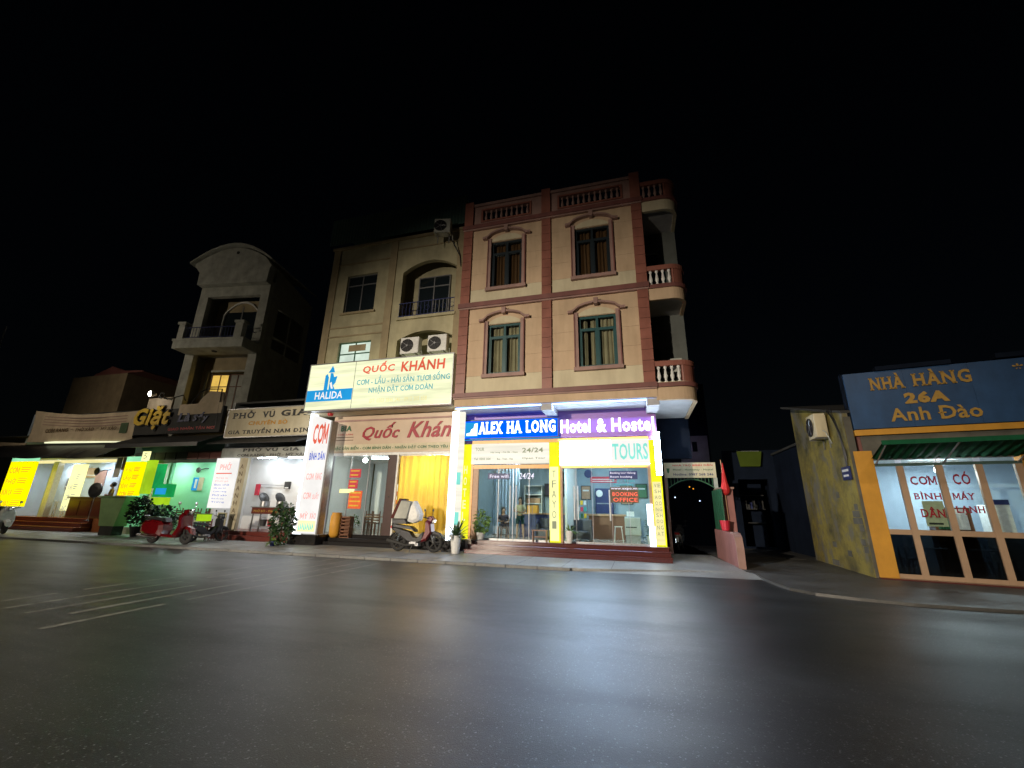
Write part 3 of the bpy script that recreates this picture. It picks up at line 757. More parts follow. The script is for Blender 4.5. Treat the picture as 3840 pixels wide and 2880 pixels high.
# pavement joint strips (paving bays)
for i in range(28):
    x = -40+i*1.45
    b = MB(); b.box(x, x+.02, 13.62, 16.3 if x > -15 else 17.2, .0005, .004); b.build('expansion_joint', 'kerb', pavement)
ap = MB(); ap.prism_z([(3.0, 16.2), (3.15, 14.9), (3.2, 13.3), (3.35, 12.3), (3.7, 11.75), (4.4, 11.4), (5.2, 11.15), (6.5, 11.1), (8.2, 11.3), (9.5, 11.9), (20, 13.2), (20, 40), (2.9, 40)], -.3, -.02)
ap.build('forecourt', 'apron', kind='structure')
rd = random.Random(5)
for (x, w_, ys) in [(-10.75, .10, [(9.0, 13.1), (6.6, 8.4), (4.6, 6.2)]), (-10.0, .09, [(8.6, 13.2), (5.0, 8.0)]), (-9.3, .10, [(8.2, 13.1), (5.0, 7.8)]), (-8.65, .12, [(5.2, 8.3), (8.6, 13.0)]), (-8.0, .11, [(4.5, 6.2), (6.6, 12.9)])]:
    for y0, y1 in ys:
        b = MB(); n = 14
        vs = []; 
        for k in range(n+1):
            y = y0+(y1-y0)*k/n; e = w_*(.5+.25*noise.noise(Vector((x*3, y*4, 1)))); xx = x+.05*math.sin(y*.7)
            vs += [(xx-e, y, -.076), (xx+e, y, -.076)]
        b.add(vs, [(2*k, 2*k+1, 2*k+3, 2*k+2) for k in range(n)]); b.build('crossing_stripe', 'paint_line', kind='structure')

# ================================================================== HOTEL
H = thing('hotel_building', 'three-storey peach hotel with brick-red pilasters and rounded side balconies', 'building', (-3.1, 16, 0))
wins = {(0, 0): (-5.77, -4.30, 7.10, 9.38), (1, 0): (-1.86, -.34, 7.12, 9.33), (0, 1): (-5.76, -4.29, 11.2, 13.6), (1, 1): (-1.90, -.42, 11.2, 13.6)}
holes = list(wins.values())
b = MB(); grid_wall(b, -7.15, .97, 5.75, 14.5, 16.03, 16.28, holes)
b.box(-7.15, -6.9, 16.28, 26, 5.75, 14.5); b.box(.72, .97, 16.28, 26, 5.75, 14.5); b.box(-7.15, .97, 25.8, 26, 0, 14.5)
b.box(-6.9, .72, 16.28, 25.8, 14.3, 14.5); b.box(-6.9, .72, 16.28, 25.8, 5.95, 6.1); b.box(-6.9, .72, 16.28, 25.8, 10.2, 10.35)
b.box(-6.9, .72, 18.2, 18.3, 6.1, 14.3)
b.build('wall', 'peach', H)
for bx in ((-6.72, -3.37), (-2.96, .55)):
    rows = [(6.33, 7.06, 'cream')]+[(7.06+.82*i, 7.06+.82*(i+1), 'peach') for i in range(4)]
    rows2 = [(10.52, 11.2, 'cream')]+[(11.2+.80*i, min(11.2+.80*(i+1), 14.40), 'peach') for i in range(4)]
    courses(H, bx[0], bx[1], rows+rows2, 16.0, holes)
for x0, x1 in ((-7.15, -6.72), (-3.37, -2.96), (.55, .97)):
    for z0, z1 in ((6.30, 10.28), (10.50, 14.42)):
        n = 9 if True else 0
        for i in range(n):   # tiled pilaster: visible courses
            a = z0+(z1-z0)*i/n; MB().box(x0, x1, 15.90, 16.03, a+.01, a+(z1-z0)/n-.004).build('pilaster_block', 'brick', H)
for z0, z1 in ((6.12, 6.30), (10.28, 10.50), (14.42, 14.62)):
    MB().box(-7.2, 1.02, 15.82, 16.04, z0, z1).build('floor_band', 'band', H)
    MB().box(-7.18, 1.0, 15.87, 16.04, z0-.07, z0).build('floor_band_moulding', 'trim', H)
MB().box(-7.15, 1.0, 15.93, 16.28, 5.74, 6.05).build('fascia', 'peach', H)
# windows
def hotel_window(x0, x1, z0, z1, lit):
    f = MB(); y = 16.12; fw = .09
    f.box(x0, x0+fw, y-.05, y+.05, z0, z1); f.box(x1-fw, x1, y-.05, y+.05, z0, z1); f.box(x0+fw, x1-fw, y-.05, y+.05, z0, z0+fw); f.box(x0+fw, x1-fw, y-.05, y+.05, z1-fw, z1)
    zt = z0+(z1-z0)*.74; f.box(x0+fw, x1-fw, y-.05, y+.05, zt-.06, zt+.06); xm = (x0+x1)/2; f.box(xm-.07, xm+.07, y-.055, y+.045, z0+fw, zt-.06); f.box(xm-.05, xm+.05, y-.05, y+.05, zt+.06, z1-fw)
    fm = 'teal' if lit else 'tealshade'; w_ = f.build('window', fm, H)
    for a, c in ((x0+fw, xm-.05), (xm+.05, x1-fw)):
        q = MB().box(a, c, y, y+.01, z0+fw, zt-.06).build('pane', 'glass' , w_); 
        q = MB().box(a, c, y, y+.01, zt+.06, z1-fw).build('pane', 'glass', w_)
        q = MB().box(a+.0, a+.05, y-.03, y+.03, z0+fw, zt-.06).build('casement', fm, w_)
        q = MB().box(c-.05, c, y-.03, y+.03, z0+fw, zt-.06).build('casement', fm, w_)
    cu = MB(); rr = random.Random(int(x0*100+z0*7))
    def fold(a, c, zb, zt_):
        n = int((c-a)/.05); vs = []
        for i in range(n+1):
            xx = a+(c-a)*i/n; yy = y+.16+.05*math.sin(i*1.9+rr.random()); vs += [(xx, yy, zb), (xx+.03*math.sin(i*.7), yy, zt_)]
        cu.add(vs, [(2*i, 2*i+2, 2*i+3, 2*i+1) for i in range(n)])
    if x0 > -3 and z0 < 8: fold(x0+.12, x0+.34, z0, z1-.1); fold(x0+.48, x1-.12, z0, z1-.1)
    else: fold(x0+.12, xm-.1, z0, z1-.1); fold(xm+.12, x1-.1, z0, z1-.1)
    cu.build('curtain', 'curtain' if lit else 'wood', w_)  # upper curtains get a darker colour for the shade up there
    s = MB()   # surround
    a = .15
    s.box(x0-a, x0, 15.93, 16.0, z0-.02, z1+.18); s.build('window_surround', 'trim', H); s = MB(); s.box(x1, x1+a, 15.93, 16.0, z0-.02, z1+.18); s.build('window_surround', 'trim', H)
    s = MB(); s.box(x0-a-.05, x1+a+.05, 15.84, 16.0, z0-.17, z0-.02); s.build('window_sill', 'trim', H)
    s = MB(); s.box(x0-a-.02, x0-a+.03, 15.90, 16.0, z0-.02, z1+.1); s.build('surround_edge', 'band', H); s = MB(); s.box(x1+a-.03, x1+a+.02, 15.90, 16.0, z0-.02, z1+.1); s.build('surround_edge', 'band', H)
    # arched hood: horns, curved bar, keystone
    xc = (x0+x1)/2; hw = (x1-x0)/2+.30; zz = z1+.14; n = 14; up = []; lo = []
    for i in range(n+1):
        u = -1+2*i/n; k = 1-abs(u); z = zz+.36*(1-u*u)**.8 if abs(u) < .78 else zz+.36*(1-.78**2)**.8*max(0, (1-abs(u))/.22)*.6
        up.append((xc+u*hw, z+.085)); lo.append((xc+u*hw, z))
    s = MB()
    for i in range(n): s.prism_y([lo[i], lo[i+1], up[i+1], up[i]], 15.80, 16.0)
    s.box(xc-hw-.10, xc-hw+.12, 15.82, 16.0, zz, zz+.11); s.box(xc+hw-.12, xc+hw+.10, 15.82, 16.0, zz, zz+.11)
    s.build('window_hood', 'trim', H)
    s = MB(); s.prism_y([(xc-.07, zz+.28), (xc+.07, zz+.28), (xc+.10, zz+.56), (xc-.10, zz+.56)], 15.76, 16.0); s.build('keystone', 'trim', H)
    s = MB(); pts = [(xc-hw*.70, z1+.02)]+[(xc+u*hw*.74, z1+.06+.30*(1-u*u)**.8) for u in [-.9, -.6, -.3, 0, .3, .6, .9]]+[(xc+hw*.70, z1+.02)]
    s.prism_y(pts, 15.97, 16.0); s.build('hood_panel', 'cream', H)
for k, (x0, x1, z0, z1) in wins.items(): hotel_window(x0, x1, z0, z1, k[1] == 0)
# parapet
def baluster(b, x, y, z0, z1, r=.07):
    h = z1-z0; b.lathe([(r*.9, z0), (r*.9, z0+h*.06), (r*.45, z0+h*.14), (r, z0+h*.36), (r*.75, z0+h*.55), (r*.4, z0+h*.82), (r*.8, z0+h*.9), (r*.8, z1)], (x, y, 0), 8)
for (x0, x1, o0, o1, n) in ((-6.72, -3.37, -6.25, -3.95, 9), (-2.96, .55, -2.55, .15, 11)):
    b = MB(); grid_wall(b, x0, x1, 14.62, 15.72, 16.0, 16.18, [(o0, o1, 14.88, 15.45)]); b.build('parapet', 'trim', H)
    MB().box(x0-.05, x1+.05, 15.92, 16.24, 15.72, 15.86).build('parapet_coping', 'trim', H)
    b = MB(); 
    for (a, c, d, e) in ((o0-.09, o1+.09, 15.45, 15.53), (o0-.09, o1+.09, 14.80, 14.88), (o0-.09, o0, 14.88, 15.45), (o1, o1+.09, 14.88, 15.45)): b.box(a, c, 15.95, 16.0, d, e)
    b.build('parapet_frame', 'brick', H)
    for i in range(n): b = MB(); baluster(b, o0+(o1-o0)*(i+.5)/n, 16.09, 14.88, 15.45, .075); b.build('baluster', 'trim', H)
for x0, x1 in ((-7.15, -6.72), (-3.37, -2.96), (.55, .97)): MB().box(x0, x1, 15.88, 16.2, 14.62, 15.98).build('parapet_post', 'brick', H)
# rounded side balconies
def arcpts(x1, y0, rad, y1, inset=0, n=8, x0=.97):
    p = [(x0, y0+inset), (x1-rad, y0+inset)]
    for i in range(1, n+1):
        a = -math.pi/2+math.pi/2*i/n; p.append((x1-rad+math.cos(a)*(rad-inset), y0+rad+math.sin(a)*(rad-inset)))
    p.append((x1-inset, y1)); return p
XR = 2.42
def ringwall(b, z0, z1, th, x1=XR, y1=19.6, out=0, rad=.62):
    o_ = arcpts(x1+out, 15.96-out, rad, y1); i_ = arcpts(x1+out, 15.96-out, rad, y1, th)
    for k in range(len(o_)-1): b.prism_z([o_[k], o_[k+1], i_[k+1], i_[k]], z0, z1)
for lv, zs in enumerate((5.62, 9.72, 13.9)):
    s = MB(); s.prism_z(arcpts(XR-.03, 15.99, .62, 19.6)+[(.97, 19.6)], zs+.05, zs+.32); s.build('balcony_slab', 'soffit', H)
    s = MB(); ringwall(s, zs, zs+.52 if lv else zs+.48, .14); s.build('balcony_fascia', 'peach' if lv < 2 else 'cream', H)
    s = MB(); z = zs+.48; ringwall(s, z+.01, z+.17, .2, out=.07); s.build('balcony_band', 'band', H)
    if lv < 3:
        zt = z+.17; hh = .66
        s = MB(); ringwall(s, zt+hh, zt+hh+.20, .16, out=.03); s.build('balcony_rail', 'brick' if lv else 'brick', H)
        s = MB(); ringwall(s, zt, zt+.04, .16); s.build('balcony_plinth', 'cream', H)
        n = 4
        for i in range(n):
            b = MB(); baluster(b, 1.12+i*.235, 16.05, zt+.04, zt+hh, .075); b.build('baluster', 'white' if lv < 2 else 'trim', H)
        s = MB(); o_ = arcpts(XR-.0, 15.96, .62, 19.6); i_ = arcpts(XR, 15.96, .62, 19.6, .14)
        for k in range(1, len(o_)-1): s.prism_z([o_[k] if k > 1 else (1.98, 15.96), o_[k+1], i_[k+1], i_[k] if k > 1 else (1.98, 16.10)], zt+.04, zt+hh)
        s.build('balcony_panel', 'brick', H)
# recessed wall behind balconies with doors
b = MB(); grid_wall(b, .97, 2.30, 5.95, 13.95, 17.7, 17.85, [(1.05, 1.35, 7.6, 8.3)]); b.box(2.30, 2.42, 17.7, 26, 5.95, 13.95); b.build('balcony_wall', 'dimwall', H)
for z in (10.3,):
    MB().box(1.1, 1.85, 17.64, 17.7, z, z+2.2).build('balcony_door', 'teal', H)
MB().box(.97, 1.6, 17.64, 17.72, 12.3, 12.9).build('vent_window', 'darkglass', H)
MB().box(1.03, 1.4, 17.62, 17.72, 8.9, 9.5).build('vent_window', 'darkglass', H)
for (cx, y, z, r) in ((1.75, 17.3, 7.05, 0),):
    ac_unit((cx, y, z), r, 'dim air conditioner on the lowest rounded hotel balcony', .8, .62, .3, mt='lightgray')
# ground floor
SOF = MB(); SOF.box(-7.15, .97, 16.03, 17.45, 5.70, 5.75); SOF.build('soffit', 'soffit', H)
for x in (-3.4, .62): MB().box(x-.02, x+.42, 15.99, 17.4, 5.45, 5.70).build('soffit_beam', 'soffit', H)
MB().box(-7.15, .95, 17.42, 17.6, 4.36, 5.70).build('fascia_cladding', 'fascia', H)
MB().box(-6.8, .6, 17.34, 17.42, 4.38, 4.52).build('orange_strip', 'orange', H)
G = MB(); G.box(-7.15, 1.0, 17.3, 26, .0, .45); G.build('floor_slab', 'tilegrey', H)
b = MB(); b.box(-7.15, -6.98, 17.6, 25.8, .45, 5.7); b.box(.80, .97, 17.6, 25.8, .45, 5.7); b.build('ground_floor_side_wall', 'lobbywall', H)
MB().box(-6.98, .80, 22.4, 22.55, .45, 4.5).build('lobby_back_wall', 'lobbywall', H)
MB().box(-6.98, .80, 17.62, 22.4, 3.95, 4.05).build('lobby_ceiling', 'whitewall', H)
MB().box(-2.98, -2.88, 18.8, 22.4, .45, 3.95).build('lobby_partition', 'whitewall', H)
# steps: three maroon granite treads
st = thing('entrance_steps', 'three wide maroon granite steps in front of the hotel entrance', 'steps', (-3, 16.2, 0))
for i, (y0, z1) in enumerate(((16.22, .155), (16.58, .31), (16.94, .452))):
    MB().box(-6.5+.0*i, 1.06-.02*i, y0, 17.34, z1-.155+.001, z1-.035).build('step', 'maroon', st)
    MB().box(-6.52, 1.08-.02*i, y0-.025, 17.34, z1-.035, z1).build('tread', 'maroon', st, bevel=.008)
# yellow posts with lettering boxes
for (x0, x1, low0, tx) in ((-7.25, -6.80, None, 'HOTEL'), (-3.35, -2.92, 3.35, 'TKAVOI'), (.60, .985, 2.75, 'SANGO')):
    zb = .453
    q = MB().box(x0, x1, 17.28, 17.5, zb, 4.36).build('lit_post', 'Eyellow' if low0 is None else 'Eyellow', H)
    if low0:
        MB().box(x0+.03, x1-.06, 17.22, 17.28, zb+.05, low0).build('letter_box', 'Epaley' if x0 < -1 else 'Ecream2' , H)
        if x0 < -1: vertical_text('TFAYOI', x0+.11, x1-.15, .9, low0-.1, 17.212, 'Egray', H)
        else:
            for i in range(9):
                z = 2.55-i*.215
                for j, ch in enumerate(('VE', 'SH', 'AO', 'OO', 'NG', 'SH', 'OO', 'NG', 'AT')[i]): lettering(ch, x0+.08+j*.13, x0+.17+j*.13, z, z+.13, 17.212, 'Egray', H)
    else: vertical_text('HOTEL', x0+.15, x1-.15, 1.1, 3.5, 17.272, 'Epaley', H, bold=.02)
MB().box(-6.80, -6.70, 17.30, 17.45, .453, 4.34).build('door_jamb', 'orange', H)
MB().box(-2.92, -2.83, 17.30, 17.45, .453, 4.34).build('door_jamb', 'woodlight', H)
MB().box(.50, .60, 17.30, 17.45, .453, 4.34).build('door_jamb', 'woodlight', H)
MB().box(-6.70, -3.35, 17.32, 17.45, 3.30, 3.46).build('door_lintel', 'orange', H)
MB().box(-2.83, .50, 17.32, 17.45, 3.30, 3.42).build('door_lintel', 'orange', H)
MB().box(-6.70, -6.45, 17.33, 17.43, .453, 3.30).build('door_jamb', 'woodlight', H)
# glazed doors
for (x0, x1) in ((-6.45, -5.55), (-5.53, -4.90), (-4.88, -4.22), (-4.20, -3.37), (-2.82, -2.30), (-2.28, -1.66), (-1.64, -.93), (-.91, -.28), (-.26, .49)):
    gp = MB().box(x0, x1, 17.40, 17.412, .47, 3.30).build('glass_panel', 'glass', H)
    MB().box(x0, x1, 17.385, 17.425, .455, .50).build('bottom_rail', 'steel', gp)
    MB().box(x1-.012, x1, 17.385, 17.425, .5, 3.30).build('edge_strip', 'steel', gp)
for x in (-5.02, -4.76, -2.36, -2.22, -.99):
    z1 = 2.6 if x != -.99 else 2.45
    o = MB().tube([(x, 17.33, 1.30), (x, 17.33, z1)], .028, 8).build('door_handle', 'white', H)
# window stickers
lettering('Free wifi', -5.95, -5.12, 2.92, 3.06, 17.372, 'Ewsig', H, bold=.03)
MB().box(-6.03, -5.06, 17.378, 17.384, 2.87, 3.11).build('sticker', 'inkblue', H)
lettering('24/24', -4.66, -4.02, 2.88, 3.12, 17.372, 'Ewsig', H, bold=.005, shear=.2)
for tx, x0, x1, z0, z1, mt in (('Booking tour Halong', -.93, .03, 3.05, 3.14, 'Ewsig'), ('Room booking', -.93, -.10, 2.90, 2.99, 'Ewsig'), ('Bus - Train', -.86, -.02, 2.76, 2.84, 'Ecyan'), ('Motorbike', -.80, -.06, 2.62, 2.70, 'Ecyan'), ('www.expo.vn', -.93, .06, 2.44, 2.53, 'Ewsig'), ('BOOKING', -.88, .06, 2.22, 2.37, 'Eredsig'), ('OFFICE', -.86, .05, 2.01, 2.16, 'Eredsig')):
    lettering(tx, x0, x1, z0, z1, 17.372, mt, H, bold=.02)
MB().box(-.97, .10, 17.378, 17.384, 2.86, 3.18).build('sticker', 'inkblue', H)
MB().box(-.97, .10, 17.378, 17.384, 1.97, 2.56).build('sticker', 'inkbrown', H)
# --- lit signs of the hotel
S1 = thing('hotel_name_sign', 'lit blue sign reading ALEX HA LONG beside white letters Hotel & Hostel', 'sign', (-3, 17.4, 4.5))
MB().box(-7.22, -2.93, 17.18, 17.34, 4.57, 5.40).build('sign_board', 'Eblue', S1)
MB().box(-7.24, -2.91, 17.165, 17.34, 4.54, 4.57).build('sign_edge', 'Eltblue', S1)
b = MB(); b.box(-7.24, -7.18, 17.15, 17.18, 4.55, 5.42); b.box(-2.97, -2.91, 17.15, 17.18, 4.55, 5.42); b.box(-7.18, -2.97, 17.15, 17.18, 5.36, 5.42); b.box(-7.18, -2.97, 17.15, 17.18, 4.55, 4.60); b.build('sign_frame', 'inkblue', S1)
MB().box(-7.10, -6.50, 17.165, 17.18, 4.66, 5.30).build('logo_panel', 'Eltblue', S1)
b = MB(); b.prism_y([(-7.02, 4.72), (-6.53, 4.72), (-6.53, 5.26), (-6.66, 5.24), (-6.70, 5.05), (-6.82, 4.98), (-6.84, 4.86), (-7.02, 4.82)], 17.155, 17.165); b.build('logo_shape', 'Eletter', S1)
lettering('ALEX', -6.46, -5.36, 4.77, 5.30, 17.12, 'Eletter', S1, bold=.035, serif=.06, depth=.05)
lettering('HA', -5.18, -4.50, 4.77, 5.30, 17.12, 'Eletter', S1, bold=.035, serif=.06, depth=.05)
lettering('LONG', -4.34, -3.06, 4.77, 5.30, 17.12, 'Eletter', S1, bold=.035, serif=.06, depth=.05)
MB().box(-2.9, .93, 17.30, 17.41, 4.56, 5.30).build('letter_backing', 'fascia', S1)
for tx, x0, x1 in (('Hotel', -2.85, -1.62), ('&', -1.38, -.98), ('Hostel', -.78, .86)):
    lettering(tx, x0, x1, 4.72, 5.28, 17.20, 'Eletter', S1, bold=.03, depth=.08)
area('halo_light', S1, (-1.0, 17.28, 5.0), 3.8, 9, (.22, .20, 1), (R_(90), 0, 0), .55)
P1 = thing('panel_sign', 'lit cream panel with small grey print above the left hotel doors', 'sign', (-5, 17.3, 3.5), group='lit panels above the hotel doors')
MB().box(-6.78, -3.37, 17.24, 17.36, 3.50, 4.36).build('light_box', 'Epanel', P1)
for tx, x0, x1, z0, z1 in (('TOUR', -6.6, -6.2, 4.05, 4.2), ('Hạ Long - Cát Bà - Sapa', -5.9, -4.7, 3.93, 4.02), ('24/24', -4.5, -3.6, 3.95, 4.15), ('Tel: 0203 364', -6.65, -5.9, 3.66, 3.76), ('Bus - Train - Visa', -5.6, -4.9, 3.66, 3.74), ('Open Tour', -4.5, -3.5, 3.66, 3.76)):
    lettering(tx, x0, x1, z0, z1, 17.232, 'Egray', P1, bold=.02)
P2 = thing('panel_sign', 'lit white panel with faint blue-green TOURS lettering above the right hotel doors', 'sign', (-1, 17.3, 3.5), group='lit panels above the hotel doors')
MB().box(-2.90, .60, 17.241, 17.36, 3.44, 4.38).build('light_box', 'Ehot', P2)
MB().box(-.85, .60, 17.235, 17.24, 3.44, 4.38).build('panel_face', 'Ewhite', P2)
lettering('TA', -2.82, -2.55, 4.12, 4.26, 17.232, 'Elgray', P2); lettering('THĂM VỊNH', -1.75, -.95, 4.12, 4.26, 17.232, 'Elgray', P2, bold=.01)
lettering('TOURS', -.80, .55, 3.60, 4.24, 17.228, 'Etealp', P2, bold=.02)
# white tube fittings
t = thing('tube_light_box', 'upright white light box standing on the steps beside the right hotel post', 'lamp', (.5, 17.1, .45))
MB().box(.40, .60, 17.02, 17.16, .456, 1.15).build('lower_box', 'Etubec', t); MB().box(.36, .56, 17.02, 17.16, 1.17, 1.93).build('upper_box', 'Etubec', t)
t = thing('tube_light_box', 'tall white light fitting at the upper right corner of the hotel front', 'lamp', (.95, 17.0, 3))
MB().box(.80, 1.00, 16.95, 17.12, 3.00, 4.62).build('light_box', 'Etube', t)
MB().box(.78, .80, 16.95, 17.2, 2.98, 4.64).build('bracket', 'steel', t)
area('lamp_light', t, (.9, 16.93, 3.9), .25, 26, (.88, .88, 1), (R_(-70), 0, 0), 1.4)
t = thing('led_strip', 'violet-white LED strip under the hotel overhang', 'lamp', (-3, 16.2, 5.7))
MB().box(-7.1, .95, 16.02, 16.06, 5.66, 5.70).build('strip', 'Estrip', t)
area('lamp_light', t, (-3.1, 16.2, 5.62), 7.6, 140, (.42, .60, 1), (R_(-32), 0, 0), .09)
area('lamp_light', t, (-3.1, 16.5, 5.60), 7.8, 7, (.42, .45, 1), (R_(38), 0, 0), .1)
# party pillar between restaurant and hotel, tiled white with stickers; its lit look is put in as emission
t = thing('glowing_tiled_pillar', 'tall white-tiled pillar with its lit look put in as glow, between the restaurant and the hotel', 'sign', (-7.3, 16.6, .4))
MB().box(-7.50, -7.22, 16.62, 16.8, .42, 5.72).build('light_box', 'Etubec', t)
MB().box(-7.22, -6.98, 16.72, 16.86, .42, 5.72).build('side_panel', 'Epanel', t)
for z0, z1, mt in ((3.3, 4.1, 'Eor'), (2.6, 3.1, 'Etealp'), (1.9, 2.3, 'Eor'), (1.0, 1.5, 'Ebluep')): MB().box(-7.19, -7.02, 16.70, 16.72, z0, z1).build('sticker', 'Epanel' if mt == 'Eor' else 'Etealp', t)
area('lamp_light', t, (-7.3, 16.55, 5.2), .3, 22, (.9, .85, 1), (R_(-75), 0, 0), 1.0)
MB().box(-7.55, -7.16, 16.85, 26, 0, 15.6).build('party_wall', 'cream2', H)
MB().box(-7.55, -6.9, 16.4, 17.3, 0, .42).build('pillar_plinth', 'granite', H)
for x in (-5.2, -1.2):
    for y in (18.6, 20.6): ceiling_lamp((x, y, 3.93), 'fluorescent tube on the hotel lobby ceiling, %s %s' % ('left room' if x < -3 else 'right room', 'near the doors' if y < 19 else 'towards the back'), 26, 1.2, (.85, .95, 1))
# lobby furniture
t = thing('reception_desk', 'dark brown reception desk in the right room of the hotel lobby', 'desk', (-1.2, 20.6, .45))
MB().box(-2.15, -.55, 20.4, 21.0, .45, 1.45).build('desk_front', 'wood', t); MB().box(-2.22, -.5, 20.33, 21.05, 1.45, 1.53).build('desk_top', 'woodlight', t)
t = thing('display_cabinet', 'tall dark cabinet against the back wall of the hotel lobby', 'cabinet', (-1.5, 22.1, .45))
MB().box(-1.95, -1.10, 22.05, 22.39, .45, 2.75).build('carcass', 'inkblue', t)
for z in (1.0, 1.5, 2.0): MB().box(-1.9, -1.15, 22.02, 22.05, z, z+.05).build('shelf', 'steel', t)
t = thing('round_wall_clock', 'round white clock on the dark cabinet at the lobby back', 'clock', (-1.75, 22.0, 2.5))
MB().lathe([(.16, 0), (.17, -.03), (.14, -.04)], (-1.75, 22.0, 2.5), 18, 'Y').build('clock_face', 'white', t)
t = thing('wall_clock', 'dark round clock high on the lobby back wall', 'clock', (-2.3, 22.4, 3.5))
MB().lathe([(.2, -.002), (.21, -.04), (.17, -.05)], (-2.3, 22.4, 3.5), 18, 'Y').build('clock_face', 'inkblue', t)
t = thing('wall_banner', 'red and white notice board on the lobby back wall', 'poster', (-1.5, 22.4, 3.2))
MB().box(-2.2, -.9, 22.37, 22.39, 3.05, 3.35).build('board', 'posterred', t)
for z in (3.1, 3.2): MB().box(-2.1, -1.0, 22.36, 22.37, z, z+.04).build('print_line', 'white', t)
t = thing('photo_copier', 'pale green-grey office copier inside the right hotel room', 'copier', (-.2, 19.0, .45))
MB().box(-.52, .12, 18.8, 19.3, .72, 1.42).build('body', 'lightgray', t, bevel=.02); MB().box(-.48, .08, 18.85, 19.25, .45, .72).build('base', 'steel', t)
MB().box(-.42, -.12, 18.9, 19.2, 1.46, 1.66).build('paper_box', 'white', t); MB().box(-.48, -.05, 18.79, 18.8, 1.02, 1.06).build('tray', 'black', t)
for i, x in enumerate((-.85, -.62)): pass
stool((-.80, 19.3, .45), 'pale plastic stool beside the office copier in the hotel', 'white', .6, .16)
def sofa(x, y, label):
    t = thing('armchair', label, 'chair', (x, y, .45)); MB().box(x-.38, x+.38, y-.3, y+.35, .52, .85).build('seat', 'seatgray', t, bevel=.03)
    MB().box(x-.38, x+.38, y+.25, y+.42, .85, 1.30).build('backrest', 'seatgray', t, bevel=.03)
    for a in (-.42, .32): MB().box(x+a, x+a+.1, y-.3, y+.35, .50, 1.05).build('armrest', 'seatgray', t)
sofa(-2.25, 18.6, 'dark grey armchair just inside the right hotel doors')
sofa(-3.95, 19.6, 'dark grey armchair at the right of the left hotel room')
t = thing('yellow_box', 'bright yellow carton on the counter in the left hotel room', 'box', (-4.3, 20.2, 1.5)); MB().box(-4.95, -4.45, 20.0, 20.3, 1.52, 1.86).build('carton', 'orange26', t); MB().box(-4.72, -4.68, 19.995, 20.0, 1.52, 1.86).build('tape', 'woodlight', t)
t = thing('lobby_counter', 'dark navy counter along the back of the left hotel room', 'counter', (-4.4, 20.2, .45))
MB().box(-5.3, -3.1, 20.0, 20.6, .45, 1.46).build('front', 'inkblue', t); MB().box(-5.35, -3.05, 19.95, 20.65, 1.46, 1.52).build('counter_top', 'woodlight', t)
t = thing('picture_poster', 'dark framed picture on the back wall of the left hotel room', 'picture', (-4.0, 22.3, 2.6))
MB().box(-4.6, -3.4, 22.33, 22.39, 2.35, 3.0).build('frame', 'dkgray', t); MB().box(-4.55, -3.45, 22.32, 22.33, 2.4, 2.95).build('print', 'dkcloth', t)
t = thing('shelf_unit', 'white shelf unit behind the counter of the left hotel room', 'shelf', (-5.1, 22.1, 1.4))
for z in (1.5, 1.95, 2.4, 2.85): MB().box(-5.6, -4.7, 22.0, 22.38, z, z+.04).build('shelf_board', 'white', t)
for x in (-5.62, -4.7): MB().box(x, x+.03, 22.0, 22.38, .45, 2.9).build('side', 'white', t)
MB().box(-5.5, -4.8, 22.1, 22.3, 1.99, 2.25).build('goods', 'woodlight', t)
for i, (x, z, w_, h_, mt, lb) in enumerate(((-2.7, 2.2, .5, .7, 'woodlight', 'wood-framed picture near the left edge of the right lobby wall'), (-.75, 2.0, .6, .9, 'curtain', 'tall tan map poster right of the dark lobby cabinet'), (.0, 2.3, .55, .7, 'inkgreen', 'green travel poster near the right end of the lobby wall'), (-3.6, 3.1, .5, .45, 'wood', 'small brown picture high by the lobby partition'))):
    t = thing('wall_picture', lb, 'picture', (x, 22.3, z), group='pictures on the lobby wall'); MB().box(x, x+w_, 22.34, 22.39, z, z+h_).build('frame', 'dkgray', t); MB().box(x+.04, x+w_-.04, 22.32, 22.34, z+.04, z+h_-.04).build('print', mt, t); MB().box(x+.1, x+w_-.1, 22.31, 22.32, z+h_*.6, z+h_*.7).build('print_line', 'white', t)
t = thing('travel_rack', 'wire rack full of coloured travel leaflets left of the reception desk', 'rack', (-2.5, 21.2, .45))
for k in range(5):
    MB().box(-2.80, -2.32, 21.3, 21.45, .7+.3*k, .73+.3*k).build('rack_tray', 'steel', t)
    for q in range(3): MB().box(-2.78+.16*q, -2.66+.16*q, 21.32, 21.36, .73+.3*k, .93+.3*k).build('leaflet', ('posterred', 'yelletter', 'Ecyan', 'white', 'inkgreen')[(k+q*2) % 5], t)
for x in (-2.82, -2.31): MB().box(x, x+.02, 21.3, 21.45, .451, 2.2).build('rack_post', 'steel', t)
t = thing('long_curtain', 'pale blue curtain at the left side of the hotel lobby', 'curtain', (-6.3, 21, .5))
b = MB(); vs = []
for i in range(40): vs += [(-6.95+i*.035, 21+.04*math.sin(i*1.3), .5), (-6.95+i*.035, 21+.04*math.sin(i*1.3), 3.9)]
b.add(vs, [(2*i, 2*i+2, 2*i+3, 2*i+1) for i in range(39)]); b.build('curtain_cloth', 'bluewall', t)
person((-4.83, 18.3, .452), 0, 'person standing behind the left glass doors in dark teal shorts and a pale top', stand_pose('fold'), 'shirtpale', 'shortsteal', 1.0, True)
chair((-5.75, 18.9, .452), 0, 'dark chair under the seated person in the hotel', 'wood')
person((-5.75, 18.85, .452), R_(25), 'person with brown-dark top sitting behind the left glass doors of the hotel', sit_pose(), 'dkcloth', 'dkcloth', 1.0, True, False)
t = thing('low_bench', 'small wooden bench outside the left hotel doors next to the middle post', 'bench', (-3.7, 17.0, .45))
